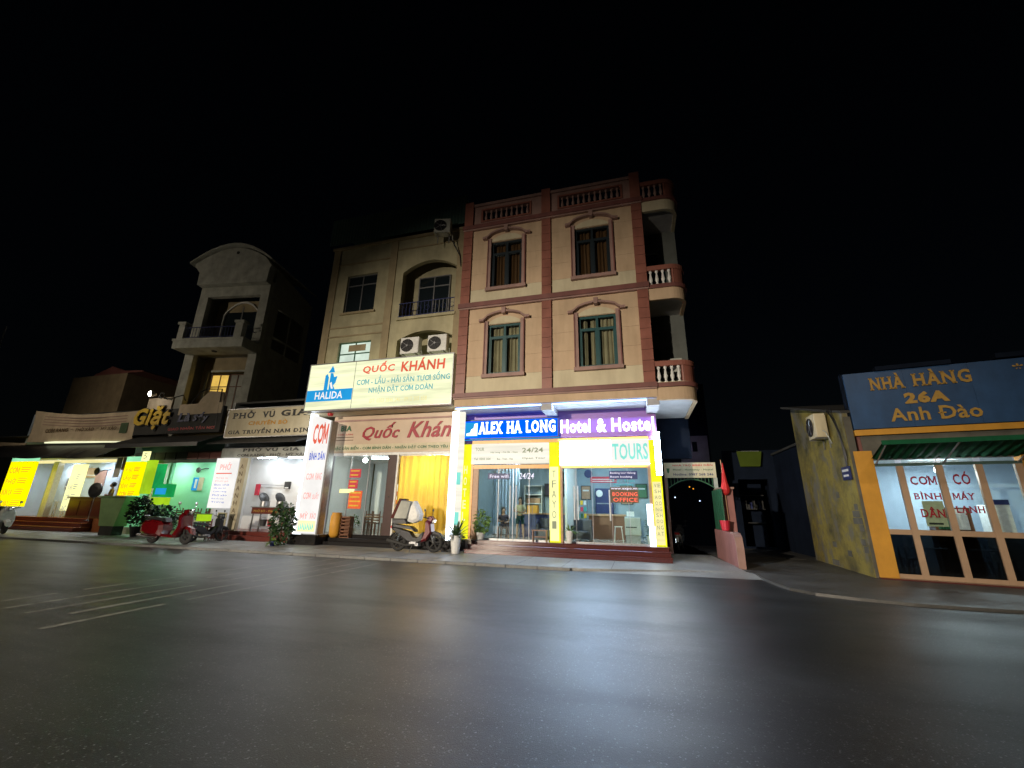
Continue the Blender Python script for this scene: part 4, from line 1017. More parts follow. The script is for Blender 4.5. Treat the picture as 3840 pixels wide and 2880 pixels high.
MB().box(-4.02, -3.42, 17.0, 17.25, .86, .90).build('seat', 'wood', t)
for x in (-4.0, -3.47): MB().box(x, x+.04, 17.02, 17.23, .455, .86).build('leg', 'wood', t)
MB().box(-3.98, -3.45, 17.1, 17.13, .62, .66).build('stretcher', 'wood', t)
potted((-6.75, 15.95, .001), 'leafy plant in a tall white tapered pot at the left end of the hotel steps', .62, .22, blade_fan(60, (0, 0, .55), 1.0, .07, 3), 'white', 'leaf')
potted((-6.15, 17.05, .455), 'pale variegated bush beside the white pot at the left hotel doors', .25, .18, leaf_cloud(260, (0, 0, .68), .30, .50, .14, .5, seed=4), 'white', 'leafbright')
potted((-2.55, 17.1, .455), 'small plant with bright leaves in a cream pot right of the middle post', .42, .15, blade_fan(26, (0, 0, .40), .55, .06, 9), 'white', 'leafbright')
potted((-6.9, 16.25, .001), 'low dark plant by the pillar foot between the two buildings', .30, .2, leaf_cloud(120, (0, 0, .5), .28, .25, .12, seed=8), 'black', 'leafdark')
potted((.42, 17.35+.2, .455), 'narrow green plant just inside the right hotel door', .3, .12, leaf_cloud(90, (0, 0, .6), .12, .45, .1, seed=18), 'white', 'leaf')

# ================================================================== MIDDLE RESTAURANT (three storeys, ochre)
Q = thing('restaurant_building', 'narrow weathered ochre three-storey building with arched balconies left of the hotel', 'building', (-11.3, 17, 0))
y2 = 17.0
w1 = (-14.35, -12.5, 11.42, 13.65); w2 = (-14.30, -12.40, 8.5, 9.75)
def arch(b, x0, x1, z0, z1, rise, y0, y1, n=12):
    """wall piece above an arched opening between x0..x1 from z1 (spring) up to z1+rise"""
    pts = [(x0+(x1-x0)*i/n, z1+rise*(1-(2*i/n-1)**2)) for i in range(n+1)]
    for i in range(n): b.prism_y([pts[i], pts[i+1], (pts[i+1][0], z1+rise+.001), (pts[i][0], z1+rise+.001)], y0, y1)
b = MB()
grid_wall(b, -15.40, -7.56, 5.98, 15.55, y2, y2+.25, [w1, w2, (-10.95, -7.95, 10.75, 13.9), (-10.90, -7.90, 8.0, 9.95)])
arch(b, -10.95, -7.95, 0, 13.35, .55, y2, y2+.25); arch(b, -10.90, -7.90, 0, 9.55, .40, y2, y2+.25)
b.build('wall', 'cream2', Q)
b = MB(); b.box(-15.40, -15.15, y2+.25, 26, 0, 15.5); b.box(-15.15, -7.56, 25.8, 26, 0, 15.5); b.box(-15.15, -7.56, 17.95, 18.1, 8.3, 15.5); b.box(-15.15, -7.56, y2+.25, 26, 15.45, 15.55)
b.box(-15.15, -7.56, y2+.25, 18.6, 10.45, 10.7); b.box(-15.15, -7.56, y2+.25, 18.6, 8.3, 8.45); b.box(-11.5, -11.3, y2+.25, 18.6, 8.4, 15.45); b.build('inner_wall', 'cream2', Q)
for x0, x1 in ((-15.42, -15.0), (-11.80, -11.40), (-7.92, -7.56)): MB().box(x0, x1, y2-.06, y2, 8.3, 15.5).build('pilaster', 'ochre', Q)
for z in (10.05, 10.55, 14.35): MB().box(-15.0, -11.80, y2-.05, y2, z, z+.07).build('string_course', 'ochre', Q)
MB().box(-11.40, -7.92, y2-.05, y2, 14.75, 14.82).build('string_course', 'ochre', Q)
MB().box(-15.5, -7.5, y2-.12, y2, 15.36, 15.50).build('cornice', 'ochre', Q)
# corrugated green parapet screen on the roof
b = MB(); n = 90
vs = []
for i in range(n+1):
    x = -15.65+8.15*i/n; vs += [(x, y2-.25-.05*(i % 2), 15.56), (x, y2-.25-.05*(i % 2), 17.25)]
b.add(vs, [(2*i, 2*i+2, 2*i+3, 2*i+1) for i in range(n)]); b.box(-15.65, -7.5, y2-.2, y2-.15, 17.2, 17.28); b.build('roof_screen', 'darkgreen', Q)
MB().box(-15.65, -7.5, y2-.1, 25.5, 17.05, 17.12).build('roof_sheet', 'darkgreen', Q)
def casement(x0, x1, z0, z1, y, parent, fm='white', pm='darkglass', split=.74, fw=.05):
    f = MB(); f.box(x0, x0+fw, y, y+.08, z0, z1); f.box(x1-fw, x1, y, y+.08, z0, z1); f.box(x0+fw, x1-fw, y, y+.08, z0, z0+fw); f.box(x0+fw, x1-fw, y, y+.08, z1-fw, z1)
    zt = z0+(z1-z0)*split; xm = (x0+x1)/2; f.box(x0+fw, x1-fw, y, y+.08, zt-.03, zt+.03); f.box(xm-.03, xm+.03, y, y+.08, z0+fw, zt-.03); f.box(xm-.03, xm+.03, y, y+.08, zt+.03, z1-fw)
    o = f.build('window', fm, parent)
    for a, c in ((x0+fw, xm-.03), (xm+.03, x1-fw)):
        for d, e in ((z0+fw, zt-.03), (zt+.03, z1-fw)): MB().box(a, c, y+.03, y+.04, d, e).build('pane', pm, o)
    return o
casement(*w1[:2], w1[2], w1[3], y2+.12, Q, 'steel')
MB().box(w1[0]-.12, w1[1]+.12, y2-.1, y2, w1[2]-.12, w1[2]).build('window_sill', 'ochre', Q)
o = casement(*w2[:2], w2[2], w2[3], y2+.12, Q, 'greenmetal', 'Ewin', .50)
MB().box(-13.75, -12.75, y2+.10, y2+.12, 9.25, 9.6).build('hanging_clothes', 'ochre', Q)
# balcony: dark opening, glazed door, railing
casement(-10.45, -8.65, 10.72, 13.45, 17.84, Q, 'steel', 'darkglass', .78)
MB().box(-11.05, -7.85, y2-.12, y2, 10.62, 10.76).build('balcony_ledge', 'cream2', Q)
rl = MB(); rl.box(-10.98, -7.92, y2-.06, y2-.03, 11.52, 11.56); rl.box(-10.98, -7.92, y2-.06, y2-.03, 10.80, 10.84)
rail = rl.build('balcony_rail', 'inkblue', Q)
for i in range(16):
    x = -10.94+i*.2; MB().box(x, x+.02, y2-.055, y2-.035, 10.84, 11.52).build('rail_bar', 'steel' if 9 < i < 14 else 'inkblue', Q)
b = MB()
for i in range(7):
    cx = -10.7+i*.44
    for k in range(12):
        a, c = 6.283*k/12, 6.283*(k+1)/12
        b.tube([(cx+.13*math.cos(a), y2-.045, 11.18+.13*math.sin(a)), (cx+.13*math.cos(c), y2-.045, 11.18+.13*math.sin(c))], .01, 4)
b.build('rail_ornament', 'inkblue', Q, kind='stuff')
ac_unit((-10.05, 16.75, 8.72), 0, 'left one of two air conditioners in the low arch above the lit yellow sign', .98, .82, .36)
ac_unit((-8.60, 16.75, 8.72), 0, 'right one of two air conditioners in the low arch above the lit yellow sign', .98, .82, .36)
ac_unit((-8.45, 16.1, 14.75), R_(12), 'air conditioner jutting out under the roof screen of the ochre building', .82, .78, .40, mt='lightgray')
t = thing('drain_pipe', 'thin dark pipe running down from the topmost air conditioner', 'pipe', (-8.2, 16.5, 14)); MB().tube([(-8.2, 16.45, 14.8), (-7.75, 16.9, 13.8), (-7.68, 16.92, 13.2)], .03, 6).build('pipe', 'black', t)
# ---- big lit sign
S2 = thing('restaurant_light_sign', 'large lit pale yellow sign reading QUỐC KHÁNH with a blue HALIDA beer panel', 'sign', (-11.2, 16.2, 6))
MB().box(-15.05, -12.48, 16.2, 16.48, 6.0, 8.28).build('light_box', 'Ecream', S2)
MB().box(-12.46, -7.45, 16.2, 16.48, 6.0, 8.28).build('light_box', 'Ecream', S2)
b = MB(); b.box(-15.09, -7.41, 16.18, 16.5, 5.95, 6.0); b.box(-15.09, -7.41, 16.18, 16.5, 8.28, 8.33); b.box(-15.09, -15.05, 16.18, 16.5, 6.0, 8.28); b.box(-7.45, -7.41, 16.18, 16.5, 6.0, 8.28); b.box(-12.48, -12.46, 16.19, 16.45, 6.0, 8.28); b.build('sign_frame', 'steel', S2)
MB().box(-15.04, -12.5, 16.19, 16.2, 6.42, 6.98).build('blue_band', 'Eltblue', S2)
lettering('HALIDA', -14.55, -13.0, 6.52, 6.88, 16.18, 'Ewhite', S2, bold=.02)
# the beer mark: two upright blue shapes with a rooster-like crest
b = MB(); b.prism_y([(-14.12, 6.98), (-13.92, 6.98), (-13.92, 7.60), (-14.02, 7.78), (-14.12, 7.70)], 16.19, 16.2); b.prism_y([(-13.84, 6.98), (-13.5, 6.98), (-13.62, 7.18), (-13.50, 7.32), (-13.44, 7.64), (-13.62, 7.60), (-13.70, 7.80), (-13.84, 7.82)], 16.19, 16.2)
b.prism_y([(-13.98, 7.84), (-13.62, 7.84), (-13.68, 8.02), (-13.78, 8.18), (-13.86, 8.02)], 16.19, 16.2); b.build('beer_mark', 'Eltblue', S2)
b = MB(); b.prism_y([(-13.82, 7.30), (-13.72, 7.36), (-13.60, 7.02), (-13.70, 7.02)], 16.182, 16.189); b.build('beer_mark_cut', 'Ewhite', S2)
lettering('QUỐC', -12.05, -10.35, 7.62, 8.20, 16.19, 'Ered', S2, bold=.03, shear=.05)
lettering('KHÁNH', -10.02, -7.82, 7.60, 8.22, 16.19, 'Ered', S2, bold=.03, shear=.05)
lettering('CƠM - LẨU - HẢI SẢN TƯƠI SỐNG', -12.3, -7.55, 7.10, 7.50, 16.19, 'Ecyan', S2, bold=.015)
lettering('NHẬN ĐẶT CƠM ĐOÀN', -11.6, -8.35, 6.62, 7.02, 16.19, 'Ecyan', S2, bold=.015)
lettering('ĐT: 0203 3846 246 - 0912 205 658', -11.5, -8.6, 6.20, 6.40, 16.19, 'Ecream2', S2, bold=.01)
# soffit behind the sign and the front board
MB().box(-15.35, -7.55, 16.5, 17.4, 5.93, 5.98).build('soffit', 'cream', Q)
t = thing('round_ceiling_lamp', 'small dark round lamp under the overhang left of the red script', 'lamp', (-14.3, 16.4, 5.95)); MB().lathe([(.12, -.12), (.14, -.02), (.05, 0)], (-13.9, 16.65, 5.93), 12).build('lamp_shade', 'inkred', t)
S3 = thing('restaurant_front_board', 'beige board with dark red script Quốc Khánh above the restaurant door', 'sign', (-11, 17.35, 4.2))
MB().box(-14.16, -7.56, 17.33, 17.45, 4.10, 5.93).build('board', 'browntile', S3)
MB().box(-14.16, -7.56, 17.30, 17.33, 5.62, 5.70).build('board_moulding', 'trim', S3)
MB().box(-14.1, -7.6, 17.315, 17.33, 4.18, 4.50).build('lower_strip', 'cream', S3)
lettering('Quốc', -12.45, -10.45, 4.66, 5.52, 17.30, 'inkmaroon', S3, bold=.02, shear=.35, depth=.02)
lettering('Khánh', -10.05, -7.3, 4.74, 5.50, 17.30, 'inkmaroon', S3, bold=.02, shear=.35, depth=.02)
lettering('BIA', -13.7, -13.1, 5.15, 5.42, 17.30, 'inkgreen', S3, bold=.02)
lettering('HẢI SẢN', -13.8, -13.0, 4.95, 5.05, 17.30, 'inkred', S3)
for z in (4.84, 4.70): MB().box(-13.95, -12.95, 17.31, 17.33, z, z+.03).build('print_line', 'inkbrown', S3)
lettering('ĐẶC SẢN BIỂN - CƠM BÌNH DÂN - NHẬN ĐẶT CƠM THEO YÊU CẦU', -14.0, -7.45, 4.22, 4.44, 17.305, 'inkgreen', S3, bold=.03)
# COM pillar light box
S4 = thing('pillar_light_sign', 'tall white lit pillar sign reading CƠM BÌNH DÂN in red and blue', 'sign', (-14.1, 16.3, .4))
b = MB(); b.prism_y([(-14.72, .46), (-13.62, .46), (-13.56, 5.50), (-14.62, 5.82), (-14.72, 5.82)], 16.45, 16.8); b.build('light_box', 'Ewhite', S4)
b = MB(); b.prism_y([(-14.80, .44), (-14.73, .44), (-14.73, 5.9), (-14.80, 5.9)], 16.4, 16.85); b.build('edge_tube', 'Etubec', S4)
MB().box(-13.60, -13.52, 16.42, 16.82, .44, 5.5).build('edge_trim', 'steel', S4)
lettering('CƠM', -14.52, -13.70, 4.42, 5.45, 16.44, 'Ered', S4, bold=.03)
lettering('BÌNH DÂN', -14.55, -13.70, 3.68, 4.10, 16.44, 'Ebluep', S4, bold=.03)
for z, tx in ((3.0, 'CƠM RANG'), (2.15, 'CƠM SUẤT'), (1.3, 'MỲ XÀO')):
    a, c = tx.split(' ')
    lettering(a, -14.55, -14.15, z-.22, z+.10, 16.44, 'Epink', S4, bold=.02); lettering(c, -14.05, -13.72, z-.22, z+.10, 16.44, 'Epink', S4, bold=.02)
b = MB(); b.box(-14.6, -13.7, 16.435, 16.45, .55, 1.0); b.build('picture_strip', 'Epaley', S4)
b = MB()
for i in range(9): b.prism_y([(-14.55+i*.09, .6), (-14.49+i*.09, .62+.2*((i*7) % 3)/3), (-14.53+i*.09, .95)], 16.42, 16.434)
b.build('picture_shapes', 'Etealp', S4)
MB().box(-14.95, -13.5, 16.35, 17.4, 0, .43).build('pillar_plinth', 'granite', Q)
# granite steps
st = thing('restaurant_steps', 'three polished black granite steps below the restaurant door', 'steps', (-10.6, 17, 0))
for i, (y0, z1) in enumerate(((16.80, .15), (17.08, .30), (17.36, .45))):
    MB().box(-13.48, -7.56, y0, 17.9, z1-.149, z1-.03).build('step', 'granite', st); MB().box(-13.48, -7.56, y0-.02, 17.9, z1-.03, z1).build('tread', 'granite', st, bevel=.006)
MB().box(-15.15, -7.56, 17.9, 25.8, 0, .45).build('floor_slab', 'tilegrey', Q)
MB().box(-15.15, -7.56, 17.45, 25.7, 4.15, 4.25).build('room_ceiling', 'whitewall', Q)
MB().box(-14.9, -10.5, 22.3, 22.4, .45, 4.15).build('room_back_wall', 'whitewall', Q)
MB().box(-15.15, -15.0, 17.45, 22.3, .45, 4.15).build('room_side_wall', 'whitewall', Q)
MB().box(-10.6, -10.5, 18.2, 22.3, .45, 4.15).build('room_partition', 'whitewall', Q)
MB().box(-14.05, -13.95, 17.4, 17.5, .45, 4.10).build('door_jamb', 'steel', Q)
MB().box(-14.0, -7.56, 17.38, 17.45, 3.98, 4.10).build('door_track', 'white', Q)
MB().box(-10.95, -10.50, 17.40, 17.50, .45, 3.98).build('sliding_door', 'brownpanel', Q)
MB().lathe([(.03, 0), (.03, -.03)], (-10.75, 17.4, 2.1), 8, 'Y').build('door_knob', 'chrome', Q)
for x0, x1 in ((-13.95, -12.98), (-12.96, -11.98), (-11.96, -10.97)):
    gp = MB().box(x0, x1, 17.44, 17.452, .47, 3.96).build('glass_panel', 'glass', Q)
    MB().box(x0, x0+.03, 17.42, 17.47, .47, 3.96).build('stile', 'steel', gp)
cu = MB(); n = 66; rows = 9; vs = []; fs = []
for j in range(rows+1):
    tz = j/rows
    for i in range(n+1):
        u = i/n; x = -10.42+2.72*u; sag = .18*math.sin(math.pi*u)*(1-tz)
        vs.append((x, 17.52+.055*math.sin(u*52+1.2*math.sin(u*9))*(1-.35*tz)+.05*math.sin(u*11+tz*3)-sag*.3, .58+3.36*tz))
for j in range(rows):
    for i in range(n): fs.append((j*(n+1)+i, j*(n+1)+i+1, (j+1)*(n+1)+i+1, (j+1)*(n+1)+i))
t = thing('door_curtain', 'long bright yellow curtain hanging in the right restaurant opening', 'curtain', (-9, 17.5, .5)); cu.add(vs, fs); cu.build('curtain_cloth', 'yelcloth', t, smooth=True)
MB().box(-10.45, -7.60, 17.47, 17.5, 3.94, 3.97).build('curtain_rail', 'steel', t)
point(t, (-9.0, 18.0, 3.4), 40, (1, .85, .4), .15)  # added bare light behind the cloth to brighten its top
MB().box(-10.50, -10.42, 17.4, 17.5, .45, 3.98).build('door_jamb', 'white', Q)
ceiling_lamp((-12.6, 19.4, 4.12), 'fluorescent tube on the ceiling of the middle restaurant', 42, 1.2)
ceiling_lamp((-9.0, 18.8, 4.12), 'fluorescent tube behind the yellow curtain', 90, 1.2, (1, .9, .6))
t = thing('ceiling_bulb', 'round glaring ceiling bulb behind the restaurant glass', 'lamp', (-12.6, 18.3, 3.8)); MB().ball((-12.75, 18.2, 3.85), .12, 10).build('bulb', 'Elamp', t); MB().tube([(-12.75, 18.2, 3.96), (-12.75, 18.2, 4.15)], .02, 5).build('cord', 'white', t); point(t, (-12.75, 18.1, 3.6), 30, (1, .97, .92), .12)
for (lb, x0, x1, z0, z1, mt) in (('pink-red price poster on the restaurant glass, upper one', -12.95, -12.35, 2.95, 3.35, 'posterred'), ('pink-red price poster on the restaurant glass below the upper one', -12.95, -12.45, 2.45, 2.85, 'posterred'), ('orange-red menu poster low on the restaurant glass', -12.85, -12.15, 1.55, 2.35, 'posterorange'), ('yellow-green strip poster across the restaurant glass', -13.4, -12.6, 2.25, 2.43, 'Epaley')):
    t = thing('glass_poster', lb, 'poster', (x0, 17.4, z0), group='posters on the restaurant glass'); MB().box(x0, x1, 17.40, 17.42, z0, z1).build('sheet', mt, t)
    if z1-z0 > .25:
        k = 4 if z1-z0 > .6 else 2
        for i in range(k): MB().box(x0+.06, x1-.08-.05*(i % 2), 17.395, 17.4, z1-.12-i*(z1-z0)/k*.95, z1-.06-i*(z1-z0)/k*.95).build('print_line', 'yelletter', t)
t = thing('drinks_cabinet', 'red and white drinks cabinet at the back of the restaurant', 'cabinet', (-12, 21, .5))
MB().box(-13.3, -11.4, 21.6, 22.2, .45, 2.9).build('carcass', 'white', t)
for z, mm in ((.9, 'posterred'), (1.35, 'wood'), (1.8, 'posterorange'), (2.25, 'inkred')):
    MB().box(-13.2, -11.5, 21.56, 21.6, z, z+.04).build('shelf', 'steel', t)
    for i in range(7): MB().box(-13.1+i*.22, -12.96+i*.22, 21.5, 21.6, z+.04, z+.26).build('bottle_pack', mm, t)
t = thing('wall_panel_maroon', 'maroon upper panel on the back wall of the restaurant', 'panel', (-12, 22.2, 3)); MB().box(-13.6, -10.7, 22.22, 22.28, 2.95, 4.1).build('board', 'maroon', t)
for i, (x, y, r) in enumerate(((-12.1, 18.5, 0), (-11.45, 18.6, .1), (-13.0, 19.6, 3.1), (-11.5, 19.9, 3.1))):
    chair((x, y, .452), r, ['wooden chair nearest the restaurant glass', 'wooden chair next to the brown sliding door', 'wooden chair behind the table at left in the restaurant', 'wooden chair far back near the sliding door'][i], 'wood', 'dining chairs in the shops', 1.0)
table((-12.2, 19.2, .452), 0, 'wooden dining table inside the middle restaurant', 1.4, .8, .75, 'woodlight', 'wood')
potted((-12.9, 18.0, .452), 'pale white-flowering plant just inside the restaurant glass', .2, .15, leaf_cloud(150, (0, 0, .5), .28, .30, .1, seed=21), 'white', 'leafbright')
t = thing('orange_jar', 'tall round orange-yellow ceramic jar beside the white pillar sign', 'jar', (-13.25, 16.95, .30))
MB().lathe([(.16, 0), (.24, .12), (.26, .5), (.25, .9), (.2, 1.02), (.22, 1.06), (.2, 1.07)], (-13.22, 17.22, .30), 16).build('jar', 'orange26', t, smooth=True)
t = thing('beer_crate', 'dark red crate stack beside the orange jar', 'crate', (-12.7, 17.25, .3))
for z in (.30, .76): 
    b = MB(); b.box(-12.92, -12.42, 17.16, 17.42, z, z+.03)
    for zz in (.1, .24, .38): b.box(-12.92, -12.42, 17.14, 17.17, z+zz, z+zz+.07)
    b.box(-12.92, -12.88, 17.14, 17.42, z+.03, z+.45); b.box(-12.46, -12.42, 17.14, 17.42, z+.03, z+.45); b.box(-12.88, -12.46, 17.38, 17.42, z+.03, z+.45); b.build('crate_tier', 'wood', t)
motorbike((-8.38, 15.85, .001), R_(2), 'dark motorbike with red front panel and a white delivery box behind the seat', s=1.22)
t = thing('delivery_box', 'white and grey delivery box with dark red lid strapped on the motorbike', 'box', (-9.1, 15.85, 1.0), R_(2))
b = MB(); b.slab([(-.30, .02), (.42, .02), (.30, .20), (-.32, .20)], .27); b.build('box_base', 'black', t, local=True)
b = MB(); b.slab([(-.30, .20), (.36, .20), (.50, .86), (.06, .92), (-.08, .80)], .30, tap=.93); b.build('box_body', 'lightgray', t, local=True)
b = MB(); b.slab([(-.34, .22), (-.20, .20), (.10, .98), (-.02, 1.0)], .31, tap=.95); b.build('box_lid', 'maroon', t, local=True)
b = MB(); b.slab([(.34, .12), (.58, .06), (.82, .16), (.86, .40), (.72, .66), (.56, .90), (.42, .80), (.34, .4)], .22, tap=.7); b.build('white_bag', 'white', t, local=True)

# ================================================================== PHO SHOP
PH = thing('noodle_shop', 'single-storey white-walled noodle shop between the white pillar sign and the green shop', 'building', (-18, 17.4, 0))
MB().box(-20.9, -15.45, 17.3, 26, 0, .40).build('floor_slab', 'redstep', PH)
st = thing('noodle_shop_steps', 'dark red tiled steps in front of the noodle shop', 'steps', (-17, 17, 0))
MB().box(-19.6, -15.0, 16.95, 17.3, .001, .20).build('step', 'redstep', st); MB().box(-19.6, -15.0, 16.93, 17.3, .20, .225).build('tread', 'redstep', st, bevel=.006)
MB().box(-19.6, -15.0, 17.26, 17.3, .225, .40).build('riser', 'redstep', st)
b = MB(); b.box(-15.6, -15.45, 17.4, 24, .40, 7); b.box(-20.95, -20.80, 17.4, 24, .40, 7); b.box(-21.4, -15.6, 19.2, 19.35, .40, 4.3); b.build('wall', 'whitewall', PH)
MB().box(-20.8, -15.6, 17.5, 19.2, 4.15, 4.25).build('ceiling', 'whitewall', PH)
MB().box(-20.95, -15.45, 17.45, 24, 6.9, 7.0).build('roof', 'dkgray', PH)
MB().box(-19.52, -19.02, 17.25, 17.42, .40, 3.95).build('pillar', 'cream', PH)
for i in range(8): lettering('ANH'[i % 3], -19.42, -19.2, 3.4-i*.36, 3.62-i*.36, 17.24, 'inkbrown', PH)
MB().box(-21.0, -15.45, 17.36, 17.44, 4.0, 4.5).build('transom_board', 'lightgray', PH)
lettering('PHỞ VŨ GIA', -19.6, -16.0, 4.28, 4.50, 17.345, 'inkdark', PH, bold=.03, serif=.05)
lettering('CƠM RANG - PHỞ - MỲ XÀO', -19.9, -15.5, 4.03, 4.20, 17.345, 'inkdark', PH, bold=.02)
b = MB(); b.prism_x([(17.4, 5.02), (16.4, 4.62), (16.4, 4.56), (17.4, 4.9)], -21.0, -15.45); b.build('canopy', 'dkgray', PH)
S5 = thing('noodle_sign', 'cream sign board reading PHỞ VŨ GIA in dark serif capitals', 'sign', (-18, 17.2, 5))
MB().box(-20.75, -15.5, 17.1, 17.3, 5.03, 6.50).build('board', 'cream', S5)
b = MB(); b.box(-20.8, -15.45, 17.08, 17.3, 4.98, 5.03); b.box(-20.8, -15.45, 17.08, 17.3, 6.50, 6.55); b.box(-20.8, -20.75, 17.08, 17.3, 5.03, 6.5); b.build('frame', 'steel', S5)
lettering('PHỞ', -20.45, -18.95, 6.0, 6.42, 17.09, 'inkdark', S5, bold=.04, serif=.07)
lettering('VŨ', -18.5, -17.7, 6.0, 6.42, 17.09, 'inkdark', S5, bold=.04, serif=.07)
lettering('GIA', -17.3, -15.6, 6.02, 6.36, 17.09, 'inkdark', S5, bold=.04, serif=.07)
lettering('CHUYÊN BÒ', -19.3, -16.8, 5.62, 5.88, 17.09, 'orange26', S5, bold=.03)
lettering('GIA TRUYỀN NAM ĐỊNH', -20.55, -15.1, 5.12, 5.48, 17.09, 'inkdark', S5, bold=.03, serif=.06)
S6 = thing('noodle_menu_box', 'white lit menu box headed PHỞ with rows of blue print', 'sign', (-20, 17.2, 1.4))
MB().box(-20.78, -19.55, 17.0, 17.24, 1.45, 3.92).build('light_box', 'Ewhite', S6)
lettering('PHỞ', -20.45, -19.72, 3.32, 3.70, 16.99, 'Epink', S6, bold=.02)
MB().box(-20.62, -19.62, 16.985, 16.998, 3.12, 3.17).build('print_line', 'Ered', S6)
for i in range(8): lettering(('Phở bò tái', 'Phở gà', 'Bún chả', 'Mỳ xào bò', 'Cơm rang', 'Phở xào', 'Phở sốt vang', 'Trứng')[i], -20.58, -19.8+.08*(i % 3), 2.88-i*.17, 2.97-i*.17, 16.99, 'Ebluep' if i > 1 else 'Epink', S6)
for i, x in enumerate((-19.0, -17.0)): ceiling_lamp((x, 18.4, 4.12), 'fluorescent tube on the noodle shop ceiling, %s one' % ('left' if i == 0 else 'right'), 28, 1.2)
S7 = thing('food_cart', 'reddish cooking counter with two steaming pots in the noodle shop doorway', 'counter', (-17.4, 17.7, .4))
MB().box(-18.45, -16.5, 17.5, 18.1, 1.22, 1.52).build('front_panel', 'redstep', S7); MB().box(-18.5, -16.45, 17.45, 18.15, 1.52, 1.56).build('counter_top', 'steel', S7)
for x in (-18.4, -16.6):
    for y in (17.53, 18.0): MB().box(x, x+.05, y, y+.05, .401, 1.22).build('leg', 'steel', S7)
MB().box(-18.4, -16.55, 17.55, 18.05, .62, .65).build('shelf', 'steel', S7)
lettering('PHỞ BÒ - PHỞ GÀ', -18.3, -16.7, 1.30, 1.44, 17.49, 'gold', S7, bold=.02)
for i, x in enumerate((-18.0, -17.0)):
    t = thing('cooking_pot', '%s steel cooking pot with its black lid tilted open' % ('left' if i == 0 else 'right'), 'pot', (x, 17.8, 1.56), group='pots on the noodle counter')
    MB().lathe([(.20, 0), (.22, .02), (.22, .26), (.24, .27)], n=18).build('pot_body', 'steel', t, local=True); b = MB(); b.T = Matrix.Translation((-.12, 0, .42)) @ Matrix.Rotation(R_(62), 4, 'Y'); b.lathe([(.30, 0), (.29, .04), (.04, .10)], n=18); b.build('lid', 'black', t, local=True)
for i, (x, c) in enumerate(((-17.9, 'inkdark'), (-17.45, 'redplastic'), (-17.05, 'white'))):
    t = thing('plastic_bucket', ['dark', 'red', 'white'][i]+' bucket on the shelf under the noodle counter', 'bucket', (x, 17.8, .65)); MB().lathe([(.12, 0), (.16, .28), (.17, .30)], n=14).build('bucket_body', c, t, local=True)
    MB().tube([(-.16, 0, .3), (-.1, 0, .40), (.1, 0, .40), (.16, 0, .3)], .008, 5).build('handle', 'steel', t, local=True)
t = thing('wall_shelf', 'small red box and wire rail on the noodle shop back wall', 'shelf', (-20, 19.1, 2.5)); MB().box(-20.15, -19.92, 19.08, 19.19, 2.15, 2.75).build('red_box', 'posterred', t); MB().tube([(-19.9, 19.12, 2.72), (-18.3, 19.12, 2.68)], .015, 5).build('rail', 'steel', t)
t = thing('wall_switch_box', 'small dark grey meter box on the noodle shop back wall', 'meter box', (-18.1, 19.1, 2.5)); MB().box(-18.25, -17.9, 19.1, 19.19, 2.5, 2.88).build('box', 'dkgray', t); MB().box(-18.2, -17.95, 19.09, 19.1, 2.52, 2.58).build('label', 'white', t)
potted((-14.95, 15.9, .001), 'big dark green bushy plant in front of the noodle shop right end', 0, 0, leaf_cloud(900, (0, 0, .92), .48, .88, .16, .6, seed=31), leaf='leaf', name='bush', stem=MB().tube([(0, 0, 0), (.03, 0, .5), (-.02, 0, 1.1)], .035, 6))
potted((-14.75, 15.35, .001), 'small yellow-green leafy plant at the kerb in front of the bush', .16, .14, blade_fan(40, (0, 0, .14), .5, .07, 33, .6, .6), 'inkblue', 'leafbright')
t = thing('a_frame_board', 'small standing blackboard with pale frame beside the cream pillar', 'board', (-19.3, 17.0, .2)); 
b = MB(); b.box(-19.75, -19.70, 16.8, 16.86, .23, 1.25); b.box(-19.25, -19.2, 16.8, 16.86, .23, 1.25); b.box(-19.7, -19.25, 16.8, 16.86, 1.2, 1.25); b.box(-19.7, -19.25, 16.8, 16.86, .3, .35); b.build('frame', 'cream', t); MB().box(-19.7, -19.25, 16.81, 16.84, .35, 1.2).build('board', 'black', t)

# ================================================================== GREEN SHOP
GS = thing('green_shop', 'shop with bright mint-green room left of the noodle shop', 'building', (-24, 17.4, 0))
MB().box(-27.6, -20.95, 17.45, 26, 0, .35).build('floor_slab', 'tilegrey', GS)
b = MB(); b.box(-27.65, -27.5, 17.5, 24, .35, 5.2); b.box(-27.5, -20.95, 19.0, 19.15, .35, 4.3); b.box(-20.98, -20.96, 17.5, 21.6, .35, 4.3); b.build('wall', 'mint', GS)
MB().box(-27.5, -20.95, 17.6, 19.0, 4.10, 4.2).build('ceiling', 'mint', GS)
MB().box(-27.6, -20.95, 17.5, 24, 5.2, 5.3).build('roof', 'dkgray', GS)
MB().box(-24.62, -24.45, 17.5, 17.65, .35, 4.1).build('door_post', 'mint', GS)
b = MB(); b.box(-27.5, -20.96, 17.42, 17.55, 3.78, 5.2); b.build('shutter_box', 'darkgreen', GS)
for i in range(8): MB().box(-27.4+.8*i, -26.65+.8*i, 17.38, 17.42, 3.95, 4.35).build('shutter_slat', 'band' if i > 4 else 'dkgray', GS)
t = thing('green_shop_awning', 'dark sloping awning above the mint-green shop', 'awning', (-24, 17, 4.5)); 
for i in range(16):
    x = -27.5+.41*i; b = MB(); b.prism_x([(17.4, 5.28), (15.9, 4.62), (15.9, 4.59), (17.4, 5.24)], x, x+.40); b.build('awning_sheet', 'dkgray', t)
MB().box(-27.5, -20.95, 15.88, 15.91, 4.42, 4.62).build('valance', 'black', t)
S8 = thing('laundry_sign', 'dark laundry sign board with big yellow word Giặt', 'sign', (-24, 17.1, 5.3))
